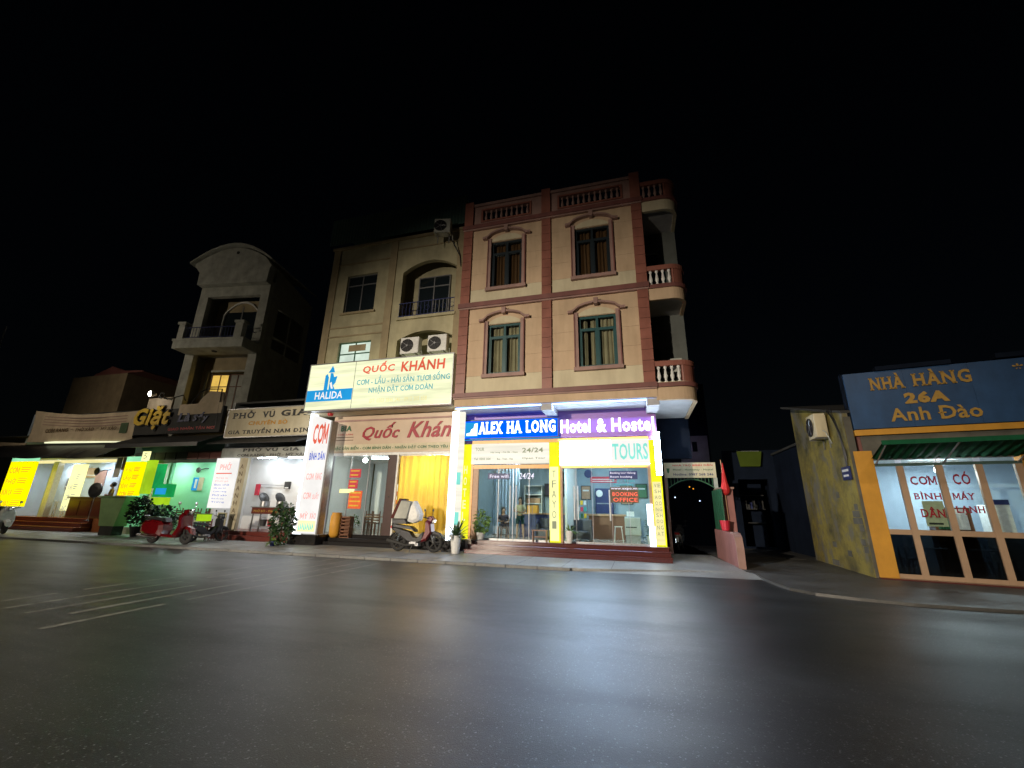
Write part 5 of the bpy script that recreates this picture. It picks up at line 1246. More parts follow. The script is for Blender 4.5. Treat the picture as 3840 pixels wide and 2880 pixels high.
MB().box(-27.45, -21.1, 17.0, 17.2, 5.32, 6.75).build('board', 'dkgray', S8)
MB().box(-26.9, -25.0, 17.0, 17.1, 6.75, 7.45).build('upper_board', 'banner', S8)
MB().box(-24.3, -21.2, 16.97, 17.0, 6.35, 6.95).build('pale_strip', 'banner', S8)
lettering('Giặt', -27.5, -24.75, 5.58, 6.92, 16.86, 'yelletter', S8, bold=.035, shear=.15, depth=.05)
lettering('Giặt', -27.55, -24.7, 5.50, 6.97, 16.93, 'black', S8, bold=.06, shear=.15, depth=.03)
lettering('Là', -24.2, -23.3, 5.95, 6.45, 16.95, 'inkblue', S8, bold=.04, shear=.15, depth=.03); lettering('Sấy', -23.1, -22.0, 5.85, 6.45, 16.95, 'inkblue', S8, bold=.04, shear=.15, depth=.03)
lettering('GIAO NHẬN TẬN NƠI', -24.8, -21.4, 5.45, 5.70, 16.98, 'inkred', S8, bold=.02)
t = thing('flood_lamp', 'round white floodlight lit above the yellow word on the laundry sign', 'lamp', (-25.7, 16.7, 7.4))
b = MB(); b.T = Matrix.Translation((-25.95, 16.55, 7.55)) @ Matrix.Rotation(R_(-25), 4, 'Z'); b.lathe([(.19, -.15), (.2, -.12), (.10, .1), (.04, .14)], n=14, ax='Y'); b.build('lamp_housing', 'chrome', t)
b = MB(); b.ball((-26.0, 16.42, 7.55), .15, 10, (1, .4, 1)); b.build('lamp_lens', 'Elamp', t)
b = MB()
for k in range(14):
    a, c = 6.283*k/14, 6.283*(k+1)/14; b.tube([(-25.35+.17*math.cos(a), 16.6, 7.45+.17*math.sin(a)), (-25.35+.17*math.cos(c), 16.6, 7.45+.17*math.sin(c))], .03, 5)
b.build('mount_ring', 'chrome', t)
MB().tube([(-25.9, 16.7, 7.5), (-25.3, 16.9, 7.3), (-24.4, 17.1, 7.55), (-24.1, 17.05, 7.2)], .03, 6).build('arm', 'chrome', t)
point(t, (-25.9, 16.3, 7.3), 9, (1, .97, .9), .1)
t = thing('wire_bundle', 'black cable looping above the laundry sign', 'cable', (-22.5, 17, 7)); MB().tube([(-23.6, 17.0, 6.9), (-23.0, 16.95, 7.6), (-22.5, 16.95, 7.75), (-21.5, 17, 7.7), (-21.4, 17, 5.5)], .035, 6).build('cable', 'black', t)
t = thing('cloth_banner', 'pale cloth bundle lying on top of the laundry sign', 'banner', (-22.3, 17, 6.9)); b = MB(); b.prism_y([(-23.2, 6.78), (-21.3, 6.78), (-21.4, 7.55), (-22.4, 7.65), (-22.9, 7.3)], 17.05, 17.15); b.build('cloth', 'banner', t)
# lit menu boxes in front of the green shop
def menubox(x0, x1, z0, z1, y, mt, label, lines='Eor', top='Emint', rot=0):
    t = thing('lit_menu_box', label, 'sign', ((x0+x1)/2, y, z0), group='bright menu light boxes at the left shops')
    MB().box(x0, x1, y, y+.2, z0, z1-.28).build('light_box', mt, t); MB().box(x0, x1, y, y+.2, z1-.28, z1).build('top_strip', top, t)
    h = z1-.35-z0; n = 4
    tx = ['CƠM', 'PHỞ', 'BÚN CÁ', 'MỲ XÀO', 'LẨU', 'BÒ KHO']
    for i in range(n):
        lettering(tx[(i+int(abs(x0))) % 6], x0+.15, x0+(x1-x0)*.48, z1-.5-h*(i+.75)/n, z1-.5-h*(i+.15)/n, y-.006, lines, t, bold=.01)
        for k in range(3): MB().box(x0+(x1-x0)*.56, x1-.15-.05*k, y-.006, y, z1-.5-h*(i+.25+k*.2)/n, z1-.46-h*(i+.25+k*.2)/n).build('print_line', lines, t)
    return t
t = menubox(-27.35, -25.95, 2.0, 4.1, 17.0, 'Eyel', 'bright yellow lit menu box with orange print above the green counter')
t = thing('green_light_strip', 'green-lit narrow panels between the yellow box and the mint room', 'sign', (-25.3, 17.3, 1))
MB().box(-25.88, -25.3, 17.1, 17.3, 2.1, 3.9).build('light_box', 'Eyelg', t); MB().box(-25.25, -24.7, 17.25, 17.4, 2.4, 3.7).build('side_box', 'Egreen', t)
point(t, (-25.2, 16.9, 2.0), 5, (.2, 1, .3), .2)
t = thing('green_drink_cooler', 'green drinks cooler box with a blue label by the mint room', 'box', (-24.2, 17.2, .4))
MB().box(-24.72, -23.7, 17.0, 17.4, 1.95, 2.62).build('upper_box', 'Egreen', t); MB().box(-24.55, -23.8, 16.99, 17.0, 2.08, 2.40).build('label_print', 'Eltblue', t); MB().box(-24.72, -23.9, 17.0, 17.4, 1.55, 1.93).build('lower_box', 'Eyelg', t); MB().box(-24.6, -24.0, 17.05, 17.35, .351, 1.53).build('stand', 'greenbox', t)
t = thing('yellow_box_sign', 'small yellow square plate hanging above the yellow lit menu box', 'sign', (-25.5, 16.9, 3.9)); MB().box(-26.0, -25.45, 16.85, 16.9, 3.85, 4.35).build('plate', 'Epaley', t); lettering('5', -25.85, -25.6, 3.95, 4.25, 16.84, 'Egray', t)
for x, z in ((-22.6, 0), (-25.6, 0)): ceiling_lamp((x, 18.1, 4.08), 'fluorescent tube inside the mint-green room, %s one' % ('right' if x > -23 else 'left'), 60, 1.2, (.9, 1, .92))
t = thing('wall_fan', 'dark wall fan high on the mint wall', 'fan', (-23.9, 18.9, 3.5))
MB().lathe([(.13, -.05), (.16, 0), (.13, .06)], (-24.0, 18.65, 3.5), 16, 'Y').build('fan_cage', 'black', t); MB().tube([(-24.0, 18.7, 3.5), (-23.75, 18.85, 3.6), (-23.7, 19.0, 3.6)], .03, 6).build('arm', 'black', t)
t = thing('wall_calendar', 'blue and tan calendar on the mint wall', 'poster', (-24.2, 18.95, 2.7)); MB().box(-24.62, -24.2, 18.95, 18.99, 2.38, 3.10).build('left_half', 'Eltblue', t); MB().box(-24.2, -23.85, 18.95, 18.99, 2.38, 3.10).build('right_half', 'banner', t); MB().box(-24.45, -24.3, 18.94, 18.95, 2.5, 3.0).build('print_line', 'white', t)
ci = 0
cl = ['wooden chair at the far left of the mint room', 'wooden chair left of the middle in the mint room', 'wooden chair in the middle of the mint room', 'wooden chair right of the middle in the mint room', 'reddish wooden chair stacked at the right of the mint room', 'reddish wooden chair in front of the stacked one']
for i, (x, y, r) in enumerate(((-23.9, 18.2, 3.3), (-23.3, 18.45, .2), (-22.7, 18.2, 3.0), (-22.4, 18.5, .1), (-21.6, 18.1, 2.6), (-21.5, 17.7, .4))):
    chair((x, y, .352), r, cl[i], 'wood' if i < 4 else 'redstep', 'dining chairs in the shops', 1.05)
chair((-21.55, 18.0, .80), .3, 'upturned top chair of the stack at the right of the mint room', 'redstep', 'dining chairs in the shops', .95)
table((-20.4, 16.2, .001), R_(4), 'green-white folding table on the pavement between the scooter and the noodle shop', 1.3, .6, .86, 'shirtpale', 'steel')
t = thing('yellow_green_crate', 'bright yellow-green plastic crate on the pavement table', 'crate', (-19.8, 16.2, .87)); MB().box(-20.05, -19.6, 16.0, 16.4, .862, 1.16).build('crate_body', 'Eyelg', t); MB().box(-20.08, -19.57, 15.97, 16.43, 1.16, 1.2).build('rim', 'leafbright', t)  # crate body glows; its brightness is put in as emission
stool((-19.2, 16.25, .001), 'red plastic stool right of the pavement table', 'redstep', .62, .17)
stool((-18.8, 16.5, .001), 'second red plastic stool beside the standing blackboard', 'redstep', .45, .17)
chair((-19.6, 16.6, .001), 2.8, 'reddish chair behind the right end of the pavement table', 'redstep', 'dining chairs in the shops', .95)
scooter((-19.0, 14.15, .001), R_(6), 'shiny red motor scooter parked on the kerb in front of the mint-green shop', s=1.32)
motorbike((-18.9, 15.75, .001), R_(80), 'dark motorbike parked behind the red scooter front wheel', accent='bikedark', s=1.05)
# dark plants left of scooter
potted((-24.2, 16.3, .001), 'dark leafy shrub beside the green counter, taller of the two', .45, .28, leaf_cloud(700, (0, 0, 1.25), .5, .75, .18, .5, seed=41), 'black', 'leafdark')
potted((-23.1, 16.6, .001), 'dark leafy shrub behind the red scooter seat', .4, .25, leaf_cloud(520, (0, 0, 1.0), .55, .6, .18, .5, seed=42), 'black', 'leafdark')
potted((-22.4, 16.9, .001), 'low green plant in front of the mint room chairs', .3, .2, leaf_cloud(260, (0, 0, .7), .4, .35, .15, seed=43), 'greenbox', 'leafdark')
t = thing('serving_counter', 'tall olive-green tapered counter box on the pavement', 'counter', (-27.6, 17, 0))
b = MB(); b.prism_y([(-26.95, .45), (-25.85, .45), (-25.5, 1.9), (-27.35, 1.9)], 16.3, 16.9); b.build('counter_box', 'greenbox', t); MB().box(-27.45, -25.35, 16.2, 17.0, 1.9, 1.95).build('counter_top', 'greenbox', t)
b = MB(); b.box(-26.9, -25.95, 16.35, 16.85, .001, .45); b.build('plinth', 'dkgray', t)
person((-29.22, 17.86, .722), R_(-25), 'person in a yellow shirt standing behind the olive-green counter', stand_pose('fold'), 'shirtyel', 'dkcloth', 1.18, False, False)
pedestal_fan((-29.4, 17.2, .62), R_(10), 'big black round electric fan in front of the left shop counter', 1.65, .42)
t = thing('wall_fan', 'small black wall fan at the upper middle of the left shop', 'fan', (-30.1, 18, 3.3)); MB().lathe([(.16, -.05), (.24, 0), (.16, .07)], (-31.2, 18.0, 3.40), 16, 'Y').build('fan_cage', 'black', t); MB().tube([(-31.2, 18.05, 3.4), (-31.0, 18.3, 3.5), (-31.0, 18.6, 3.55)], .03, 6).build('arm', 'black', t)
# ================================================================== LEFT RICE SHOP
LS = thing('rice_shop', 'low open-fronted rice and noodle shop at the left with orange steps', 'building', (-33, 17.4, 0))
MB().box(-38.6, -27.7, 17.9, 26, 0, .72).build('floor_slab', 'terra', LS)
b = MB(); b.box(-38.7, -38.5, 17.9, 24, .72, 7.2); b.box(-38.5, -27.7, 19.6, 19.8, .72, 4.4); b.box(-27.72, -27.68, 17.9, 21.8, .72, 5.2); b.build('wall', 'bluewall', LS)
MB().box(-38.5, -27.7, 18.0, 19.6, 4.15, 4.25).build('ceiling', 'whitewall', LS)
MB().box(-38.6, -27.7, 18.0, 24, 7.0, 7.1).build('roof', 'dkgray', LS)
MB().box(-38.5, -27.7, 17.9, 18.05, 3.93, 4.10).build('yellow_beam', 'Ecream2', LS)
MB().box(-34.9, -34.45, 17.8, 18.1, .72, 4.0).build('pillar', 'white', LS)
st = thing('rice_shop_steps', 'three orange-brown tiled steps of the left shop', 'steps', (-34, 17.4, 0))
for i, (y0, z1) in enumerate(((17.1, .25), (17.4, .48), (17.7, .72))):
    MB().box(-42, -30.2, y0, 18.0, z1-.23, z1-.04).build('step', 'redstep', st); MB().box(-42, -30.15, y0-.03, 18.0, z1-.04, z1).build('tread', 'terra', st, bevel=.008)
S9 = thing('rice_banner', 'tan cloth banner with brown words CƠM RANG, PHỞ XÀO, MỲ XÀO', 'banner', (-32, 17.4, 5))
b = MB(); n = 24; rows = 6; vs = []
for j in range(rows+1):
    for i in range(n+1):
        u, tz = i/n, j/rows; top = 7.22-.42*u-.25*math.sin(math.pi*u)*(1-.3*u); bot = 5.20-.28*u
        vs.append((-37.05+.35*(1-tz)*0+9.35*u, 17.2+.05*math.sin(u*9+tz*4)+.03*math.sin(u*31), bot+(top-bot)*tz))
b.add(vs, [(j*(n+1)+i, j*(n+1)+i+1, (j+1)*(n+1)+i+1, (j+1)*(n+1)+i) for j in range(rows) for i in range(n)]); b.build('banner_cloth', 'banner', S9, smooth=True)
b = MB()
for k in range(4):
    z = 6.25+.17*k; b.add([v for i in range(13) for v in ((-35.9+i*.62, 17.12, z-.12*math.sin(math.pi*i/12)-.02*i), (-35.9+i*.62, 17.12, z+.045-.12*math.sin(math.pi*i/12)-.02*i))], [(2*i, 2*i+2, 2*i+3, 2*i+1) for i in range(12)])
b.build('faded_stripes', 'trim', S9, kind='stuff')
for tx, x0, x1 in (('CƠM RANG', -35.4, -33.3), ('-', -33.1, -32.9), ('PHỞ XÀO', -32.6, -31.0), ('-', -30.8, -30.6), ('MỲ XÀO', -30.4, -29.1)): lettering(tx, x0, x1, 5.72 if tx != '-' else 5.85, 5.98 if tx != '-' else 5.88, 17.11, 'inkbrown', S9, bold=.03)
MB().box(-28.8, -28.2, 17.10, 17.12, 5.5, 6.1).build('corner_print', 'leaf', S9)
t = thing('shop_side_banner', 'second tan banner at the far left edge above the awning', 'banner', (-40, 17, 5)); b = MB(); b.prism_y([(-46, 4.3), (-37.8, 4.62), (-37.2, 5.15), (-46, 5.55)], 17.3, 17.34); b.build('banner_cloth', 'banner', t); MB().box(-44, -39, 17.28, 17.3, 4.9, 5.0).build('print_line', 'inkbrown', t)
MB().box(-46, -37.2, 17.35, 22, 5.6, 5.66).build('flat_roof', 'dkgray', LS)
t = thing('rice_shop_awning', 'black tarpaulin awning under the tan banner', 'awning', (-34, 16.5, 4.5))
b = MB(); n = 20; vs = []
for i in range(n+1):
    u = i/n; x = -39.5+11.6*u; vs += [(x, 17.35, 5.08-.10*u), (x, 15.9, 4.12-.13*u-.10*abs(math.sin(u*math.pi*3)))]
b.add(vs, [(2*i, 2*i+1, 2*i+3, 2*i+2) for i in range(n)]); b.build('awning_cloth', 'black', t)
b = MB()
for i in range(6): x = -39.5+2.3*i; b.tube([(x, 17.35, 4.9), (x, 15.9, 4.0)], .03, 5)
b.build('awning_pole', 'steel', t, kind='stuff')
t = thing('lit_gap_strip', 'glowing cream strip light between the banner and the black awning', 'lamp', (-33, 17, 5.05)); b = MB(); b.prism_y([(-35.1, 5.06), (-34.2, 5.04), (-28.2, 4.96), (-28.2, 5.02), (-34.2, 5.16), (-35.1, 5.14)], 17.1, 17.16); b.build('strip', 'Ecream', t)
t = menubox(-36.95, -34.75, 1.3, 4.2, 16.8, 'Eyel', 'largest bright yellow lit menu box with orange print at the left shop')
t = menubox(-34.2, -33.1, .8+.3, 3.9, 18.4, 'Epaley', 'narrow pale yellow-green lit menu panel behind the white pillar', 'Elgray', 'Epaley')
for i, x in enumerate((-36.2, -32.6, -29.5)): ceiling_lamp((x, 18.8, 4.12), 'fluorescent tube on the left shop ceiling, %s one' % ('left', 'middle', 'right')[i], 48, 1.2, (.92, .96, 1))
t = thing('shop_counter', 'long dark red-brown counter inside the left shop', 'counter', (-32, 18.3, .72)); MB().box(-33.2, -29.2, 18.2, 18.8, .721, 1.85).build('counter_front', 'wood', t); MB().box(-33.3, -29.1, 18.1, 18.9, 1.85, 1.92).build('counter_top', 'wood', t)
for i in range(4): MB().box(-33.1+i*1.0, -32.2+i*1.0, 18.17, 18.2, .85, 1.7).build('counter_panel', 'redstep', t)
for i, (x, z, w_, h_, mt, lb) in enumerate(((-32.6, 2.35, .9, .6, 'steel', 'grey framed notice on the left shop back wall'), (-31.2, 3.0, 1.0, .55, 'curtain', 'pinkish poster beside the small wall fan'), (-30.2, 2.5, .8, .9, 'trim', 'pink floral poster at the right of the left shop'))):
    t = thing('wall_poster', lb, 'poster', (x, 21.7, z), group='posters in the left shop'); k = 19.5/17.4; MB().box(x*k, (x+w_)*k, 19.54, 19.59, 1.6+(z-1.6)*k, 1.6+(z+h_-1.6)*k).build('sheet', mt, t); MB().box(x*k+.1, (x+w_)*k-.1, 19.52, 19.54, 1.7+(z-1.6)*k, 1.78+(z-1.6)*k).build('print_line', 'white', t)
t = thing('hanging_leaflets', 'white and pink leaflets hanging at the right end of the left shop', 'poster', (-28, 17.3, 3.5))
for i, (x, z, w_, h_, mt) in enumerate(((-28.6, 3.0, .45, 1.1, 'Ewhite'), (-28.15, 3.4, .35, .7, 'Epink'), (-27.75, 3.75, .4, .45, 'Ewhite'))): MB().box(x, x+w_, 17.3+i*.03, 17.32+i*.03, z, z+h_).build('leaflet', 'white' if i != 1 else 'trim', t)
MB().box(-28.0, -27.38, 17.35, 17.45, .72, 3.9).build('pillar_cladding', 'banner', LS)
scooter((-31.35, 14.6, .001), R_(-8), 'white motor scooter cut off at the left picture edge', 'white', 1.25)
chair((-34.1, 18.3, .722), 2.9, 'white plastic chair behind the white pillar of the left shop', 'white', 'dining chairs in the shops', .95)
# brown rear house
M['rearhouse'] = paint('brown_render', (.30, .23, .14), .8)
RH = thing('rear_brown_house', 'plain dim brown house block behind the left shops', 'building', (-40, 22, 0))
MB().box(-42.2, -36.2, 21.0, 30, 0, 11.0).build('wall', 'rearhouse', RH)
b = MB(); b.prism_y([(-39.9, 11.0), (-34.6, 11.0), (-34.8, 11.12), (-36.6, 11.2), (-38.1, 11.65), (-39.7, 11.15)], 21.0, 29); b.build('roof', 'band', RH)
t = thing('leaning_pole', 'pale thin metal pole at the far left edge', 'pole', (-44.6, 17.4, 12)); MB().tube([(-44.7, 17.6, .0), (-44.68, 17.5, 13.2), (-44.5, 17.4, 14.1)], .05, 8).build('pole', 'steel', t)

# ================================================================== TOWER HOUSE
FRAME = Matrix.Translation((-27.3, 18.6, 0)) @ Matrix.Rotation(R_(9), 4, 'Z')
TW = thing('tower_house', 'tall narrow pale house with curved roof canopy and balcony behind the laundry sign', 'building', (0, 0, 0))
b = MB(); b.box(0, .62, 0, .35, 0, 15.7); b.box(4.42, 5.0, 0, .35, 0, 15.9)
b.box(.62, 4.42, 0, .3, 14.9, 15.75); b.build('front_column', 'lightgray', TW)
b = MB(); P_ = [(-.0, 15.6), (5.0, 15.6), (5.05, 16.6), (5.15, 16.8)]+[(5.1-5.6*i/10, 16.8+1.5*math.sin(math.pi*(i+.6)/11.4)**.9) for i in range(1, 10)]+[(-.5, 17.2), (-.45, 17.0), (-.03, 16.5)]
b.prism_y(P_, -.45, .1); b.build('gable_frieze', 'lightgray', TW)
b = MB(); pts = [(5.25-5.95*i/12, 16.85+1.55*math.sin(math.pi*(i+.5)/13)**.9) for i in range(13)]
for i in range(12): b.prism_y([pts[i], pts[i+1], (pts[i+1][0], pts[i+1][1]+.12), (pts[i][0], pts[i][1]+.12)], -.7, 4.6)
b.build('curved_roof', 'lightgray', TW)
b = MB(); b.lathe([(.10, -.48), (.12, -.44)], (2.5, 0, 17.9), 10, 'Y'); b.build('roof_vent', 'dkgray', TW)
# recessed bay behind the columns
b = MB(); grid_wall(b, .62, 4.42, 7.0, 15.0, 1.0, 1.2, [(1.25, 3.8, 11.4, 14.2), (1.3, 3.7, 7.2, 9.9)]); b.build('bay_wall', 'ochre', TW)
b = MB()
for s_ in (0,):
    n = 12; pts = [(1.25+2.55*i/n, 14.0+.85*(1-(2*i/n-1)**2)) for i in range(n+1)]
    for i in range(n): b.prism_y([pts[i], pts[i+1], (pts[i+1][0], pts[i+1][1]+.12), (pts[i][0], pts[i][1]+.12)], .9, 1.0)
b.box(1.13, 1.25, .9, 1.0, 11.4, 14.05); b.box(3.8, 3.92, .9, 1.0, 11.4, 14.05); b.build('arch_trim', 'white', TW)
b = MB(); b.prism_y(pts+[(3.8, 11.4), (1.25, 11.4)], 1.02, 1.06); b.build('arched_door_glass', 'darkglass', TW)
for x in (2.5,): MB().box(x-.04, x+.04, .98, 1.02, 11.4, 14.6).build('door_mullion', 'steel', TW)
# balcony
b = MB(); b.box(.25, 4.95, -1.25, .0, 10.75, 11.32); b.build('balcony_slab', 'lightgray', TW)
MB().box(.2, 5.0, -1.3, .0, 11.22, 11.36).build('balcony_edge', 'lightgray', TW)
for x, w_ in ((.35, .40), (4.2, .5)):
    MB().box(x, x+w_, -1.2, -.85, 11.36, 12.35).build('balcony_post', 'lightgray', TW); MB().box(x-.07, x+w_+.07, -1.27, -.78, 12.35, 12.50).build('post_cap', 'lightgray', TW)
rl = MB(); rl.box(.75, 4.2, -1.08, -1.04, 12.15, 12.2); rl.box(4.55, 4.60, -.85, 0, 12.15, 12.2); rl.box(.75, 4.2, -1.08, -1.04, 11.5, 11.54); rl.build('balcony_rail', 'inkblue', TW)
for i in range(17): MB().box(.85+i*.2, .87+i*.2, -1.07, -1.05, 11.54, 12.15).build('rail_bar', 'inkblue', TW)
MB().lathe([(.14, 10.70), (.16, 10.75)], (2.6, -.6, 0), 12).build('soffit_lamp', 'dkgray', TW)
# storey below: lit window
o = casement(1.3, 2.55, 7.3, 9.75, 1.02, TW, 'wood', 'Ewarmwin', .66)
o = casement(2.62, 3.7, 7.3, 9.75, 1.02, TW, 'wood', 'lightgray', .66)
MB().box(.9, 4.15, .92, 1.0, 9.9, 10.02).build('window_head', 'lightgray', TW)
MB().box(.95, 1.1, .9, 1.0, 7.2, 9.9).build('window_trim', 'lightgray', TW); MB().box(3.85, 4.0, .9, 1.0, 7.2, 9.9).build('window_trim', 'lightgray', TW)
# right side wall with open window bay
b = MB(); 
def xwall(b, x0, x1, y0, y1, z0, z1, holes):
    T = b.T; b2 = MB(); grid_wall(b2, y0, y1, z0, z1, -x1, -x0, holes)
    b.add([(-v[1], v[0], v[2]) for v in b2.v], b2.f)
xwall(b, 4.8, 5.0, .35, 4.6, 0, 15.6, [(1.1, 4.1, 11.5, 14.4)]); b.prism_x([(.35, 15.6), (4.6, 15.6), (4.6, 16.3), (.35, 17.0)], 4.8, 5.0); b.build('side_wall', 'graywall', TW)
b = MB(); b.box(0, .2, .35, 4.6, 0, 17); b.box(.2, 4.8, 4.4, 4.6, 0, 16); b.box(.2, 4.8, .35, 4.4, 10.9, 11.1); b.build('rear_wall', 'graywall', TW)
MB().box(4.85, 4.95, 2.5, 2.62, 11.5, 14.4).build('side_post', 'lightgray', TW); MB().box(4.82, 4.98, 1.1, 4.1, 12.3, 12.42).build('side_rail', 'lightgray', TW)
t = thing('lamp_in_window', 'small warm wall lamp glowing in the window of the tower house', 'lamp', (1.9, .8, 8.3)); MB().ball((1.85, .85, 8.2), .07, 8).build('bulb', 'Ewarmwin', t); MB().box(1.8, 1.9, .93, 1.0, 8.1, 8.3).build('wall_plate', 'steel', t)
FRAME = Matrix.Identity(4)

# ================================================================== ALLEY GATE AND WHAT STANDS BEHIND
AG = thing('alley_gate', 'green iron arch gate over the dark passage right of the hotel', 'gate', (2.3, 20, 0))
pts = [(1.42+1.80*i/14, 2.66+.36*(1-(2*i/14-1)**2)) for i in range(15)]
b = MB()
for i in range(14): b.prism_y([pts[i], pts[i+1], (pts[i+1][0], pts[i+1][1]+.05), (pts[i][0], pts[i][1]+.05)], 19.96, 20.0)
b.build('gate_arch', 'Emint' if False else 'greenmetal', AG)
b = MB()
for i in range(15):
    x = 1.36+i*.138; b.box(x, x+.025, 19.97, 20.0, 2.70+.34*(1-(2*i/14-1)**2), 3.09); 
b.build('gate_bar', 'greenmetal', AG, kind='stuff')
MB().box(1.24, 1.36, 19.95, 20.1, -.02, 3.1).build('left_post', 'trim', AG)
MB().box(3.22, 3.36, 19.92, 20.1, -.02, 3.1).build('right_post', 'lightgray', AG)
for i in range(5):
    MB().box(3.08+.0*i, 3.12, 17.9+.42*i, 18.26+.42*i, .05, 2.55).build('open_leaf_panel', 'greenmetal', AG)
S10 = thing('alley_sign', 'pale yellow-green sign board with red and dark lines over the alley gate', 'sign', (2.3, 19.9, 3.1))
MB().box(1.26, 3.33, 19.86, 19.94, 3.10, 3.74).build('board', 'cream', S10)
lettering('NHÀ TRỌ BÌNH DÂN', 1.62, 3.22, 3.57, 3.68, 19.85, 'inkred', S10, bold=.03)
lettering('Motel - Homestay - Hostel', 1.62, 3.22, 3.38, 3.48, 19.85, 'inkgreen', S10, bold=.02)
lettering('Hotline: 0987 268 246', 1.62, 3.22, 3.19, 3.29, 19.85, 'inkblue', S10, bold=.02)
MB().prism_y([(1.35, 3.50), (1.48, 3.50), (1.46, 3.34), (1.415, 3.28), (1.37, 3.34)], 19.85, 19.86).build('emblem', 'inkgreen', S10)
b = MB(); b.box(1.0, 6.2, 20.1, 30, -.01, .0); b.build('alley_floor', 'apron', kind='structure')
WB = thing('alley_rear_building', 'dim navy house wall behind the alley gate with a violet-lit patch', 'building', (3, 26, 0))
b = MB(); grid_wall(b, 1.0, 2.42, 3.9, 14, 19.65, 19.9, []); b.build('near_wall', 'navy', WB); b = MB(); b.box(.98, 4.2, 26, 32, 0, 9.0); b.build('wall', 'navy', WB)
MB().box(2.62, 4.1, 25.9, 26, 4.3, 5.9).build('lit_wall_panel', 'graywall', WB)
for i in range(3): MB().box(2.6+i*.33, 2.85+i*.33, 25.82, 25.9, 5.0, 5.55).build('window_pane', 'darkglass', WB)
t = thing('violet_lamp', 'small violet bulb lighting the wall above the alley sign', 'lamp', (3.2, 25.0, 5)); MB().ball((2.0, 24.6, 4.9), .05, 8).build('bulb', 'Edot', t); MB().box(1.95, 2.05, 24.65, 25.9, 4.95, 5.0).build('arm', 'steel', t); point(t, (3.0, 24.4, 5.2), 6, (.55, .45, 1), .1)
for i, (x, y, z, mt) in enumerate(((1.78, 22, 2.35, 'Edot'), (2.85, 22, 2.2, 'Edot'), (2.35, 21, 2.78, 'Eor'), (2.5, 21, 2.7, 'Eor'))):
    t = thing('tiny_light', ['left small blue-white light deep in the alley', 'right small blue-white light deep in the alley', 'left small orange light under the gate arch', 'right small orange light under the gate arch'][i], 'lamp', (x, y, z)); MB().ball((0, 0, 0), .03, 6).build('bulb', mt, t, local=True); MB().tube([(0, 0, .02), (0, 0, .5)], .005, 4).build('cord', 'black', t, local=True)
motorbike((1.85, 22.6, .001), R_(80), 'barely visible motorbike parked deep in the dark alley', 'white', 'bikedark', 1.0)
PW = thing('low_pink_wall', 'low rounded pink wall beside the alley entrance', 'wall', (3, 17, 0))
b = MB(); prof = [(15.75, -.02), (15.72, .60), (15.80, .88), (15.98, 1.0), (16.4, 1.02), (19.6, 1.05), (19.6, -.02)]; b.prism_x(prof, 2.98, 3.16); b.build('wall_body', 'pinkwall', PW)
b = MB(); b.prism_x([(15.70, -.02), (15.67, .6), (15.75, .92), (15.95, 1.04), (16.4, 1.06), (16.4, 1.0), (15.98, .98), (15.82, .86), (15.74, .60), (15.74, -.02)], 2.96, 3.18); b.build('wall_coping', 'trim', PW)
t = thing('pink_gate_pillar', 'taller pink pillar behind the low pink wall', 'wall', (3.4, 18.5, 0)); MB().box(3.2, 3.55, 18.2, 19.9, 0, 2.55).build('pillar_body', 'pinkwall', t); MB().box(3.16, 3.6, 18.15, 19.95, 2.55, 2.62).build('pillar_cap', 'trim', t)
t = thing('red_flag', 'furled red flag on a thin pole above the pink pillar', 'flag', (3.3, 18.1, 2.4)); MB().tube([(3.28, 18.1, 1.2), (3.24, 18.1, 3.65)], .015, 5).build('flag_pole', 'woodlight', t)
b = MB(); b.lathe([(.02, 3.52), (.05, 3.2), (.10, 2.8), (.17, 2.52), (.12, 2.38), (.05, 2.32)], (3.29, 18.1, 0), 9); b.build('flag_cloth', 'redcloth', t)
t = thing('red_plastic_bin', 'bright pinkish-red plastic tub on the low pink wall', 'bin', (3.1, 17.9, 1.05)); MB().lathe([(.13, 0), (.17, .3), (.18, .32)], n=12).build('tub', 'redplastic', t, local=True); MB().lathe([(.185, .32), (.185, .35)], n=12).build('rim', 'redplastic', t, local=True)
# far end of the side lane
FB = thing('lane_end_building', 'very dim building at the end of the side lane with a yellow-green sign', 'building', (5.5, 25, 0))
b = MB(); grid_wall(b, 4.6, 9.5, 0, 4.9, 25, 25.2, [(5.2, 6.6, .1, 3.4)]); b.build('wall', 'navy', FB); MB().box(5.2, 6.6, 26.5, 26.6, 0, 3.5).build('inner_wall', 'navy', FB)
for z in (1.2, 1.9, 2.6): MB().box(5.25, 6.5, 25.8, 26.2, z, z+.04).build('shelf', 'dkgray', FB)
for i in range(9): MB().box(5.3+.13*i, 5.39+.13*i, 25.8, 26.0, 1.94, 2.15+.1*(i % 3)).build('goods', ('dkgray', 'inkblue', 'dkgray')[i % 3], FB)
t = thing('lane_sign', 'dim yellow-green sign board at the end of the side lane', 'sign', (5.8, 24.9, 4.1)); b = MB(); b.prism_y([(5.38, 4.05), (6.28, 4.05), (6.42, 4.80), (5.28, 4.82)], 24.7, 24.9); b.build('sign_board', 'Evest', t); MB().box(5.3, 6.35, 24.88, 25.0, 4.82, 4.86).build('sign_bracket', 'steel', t)

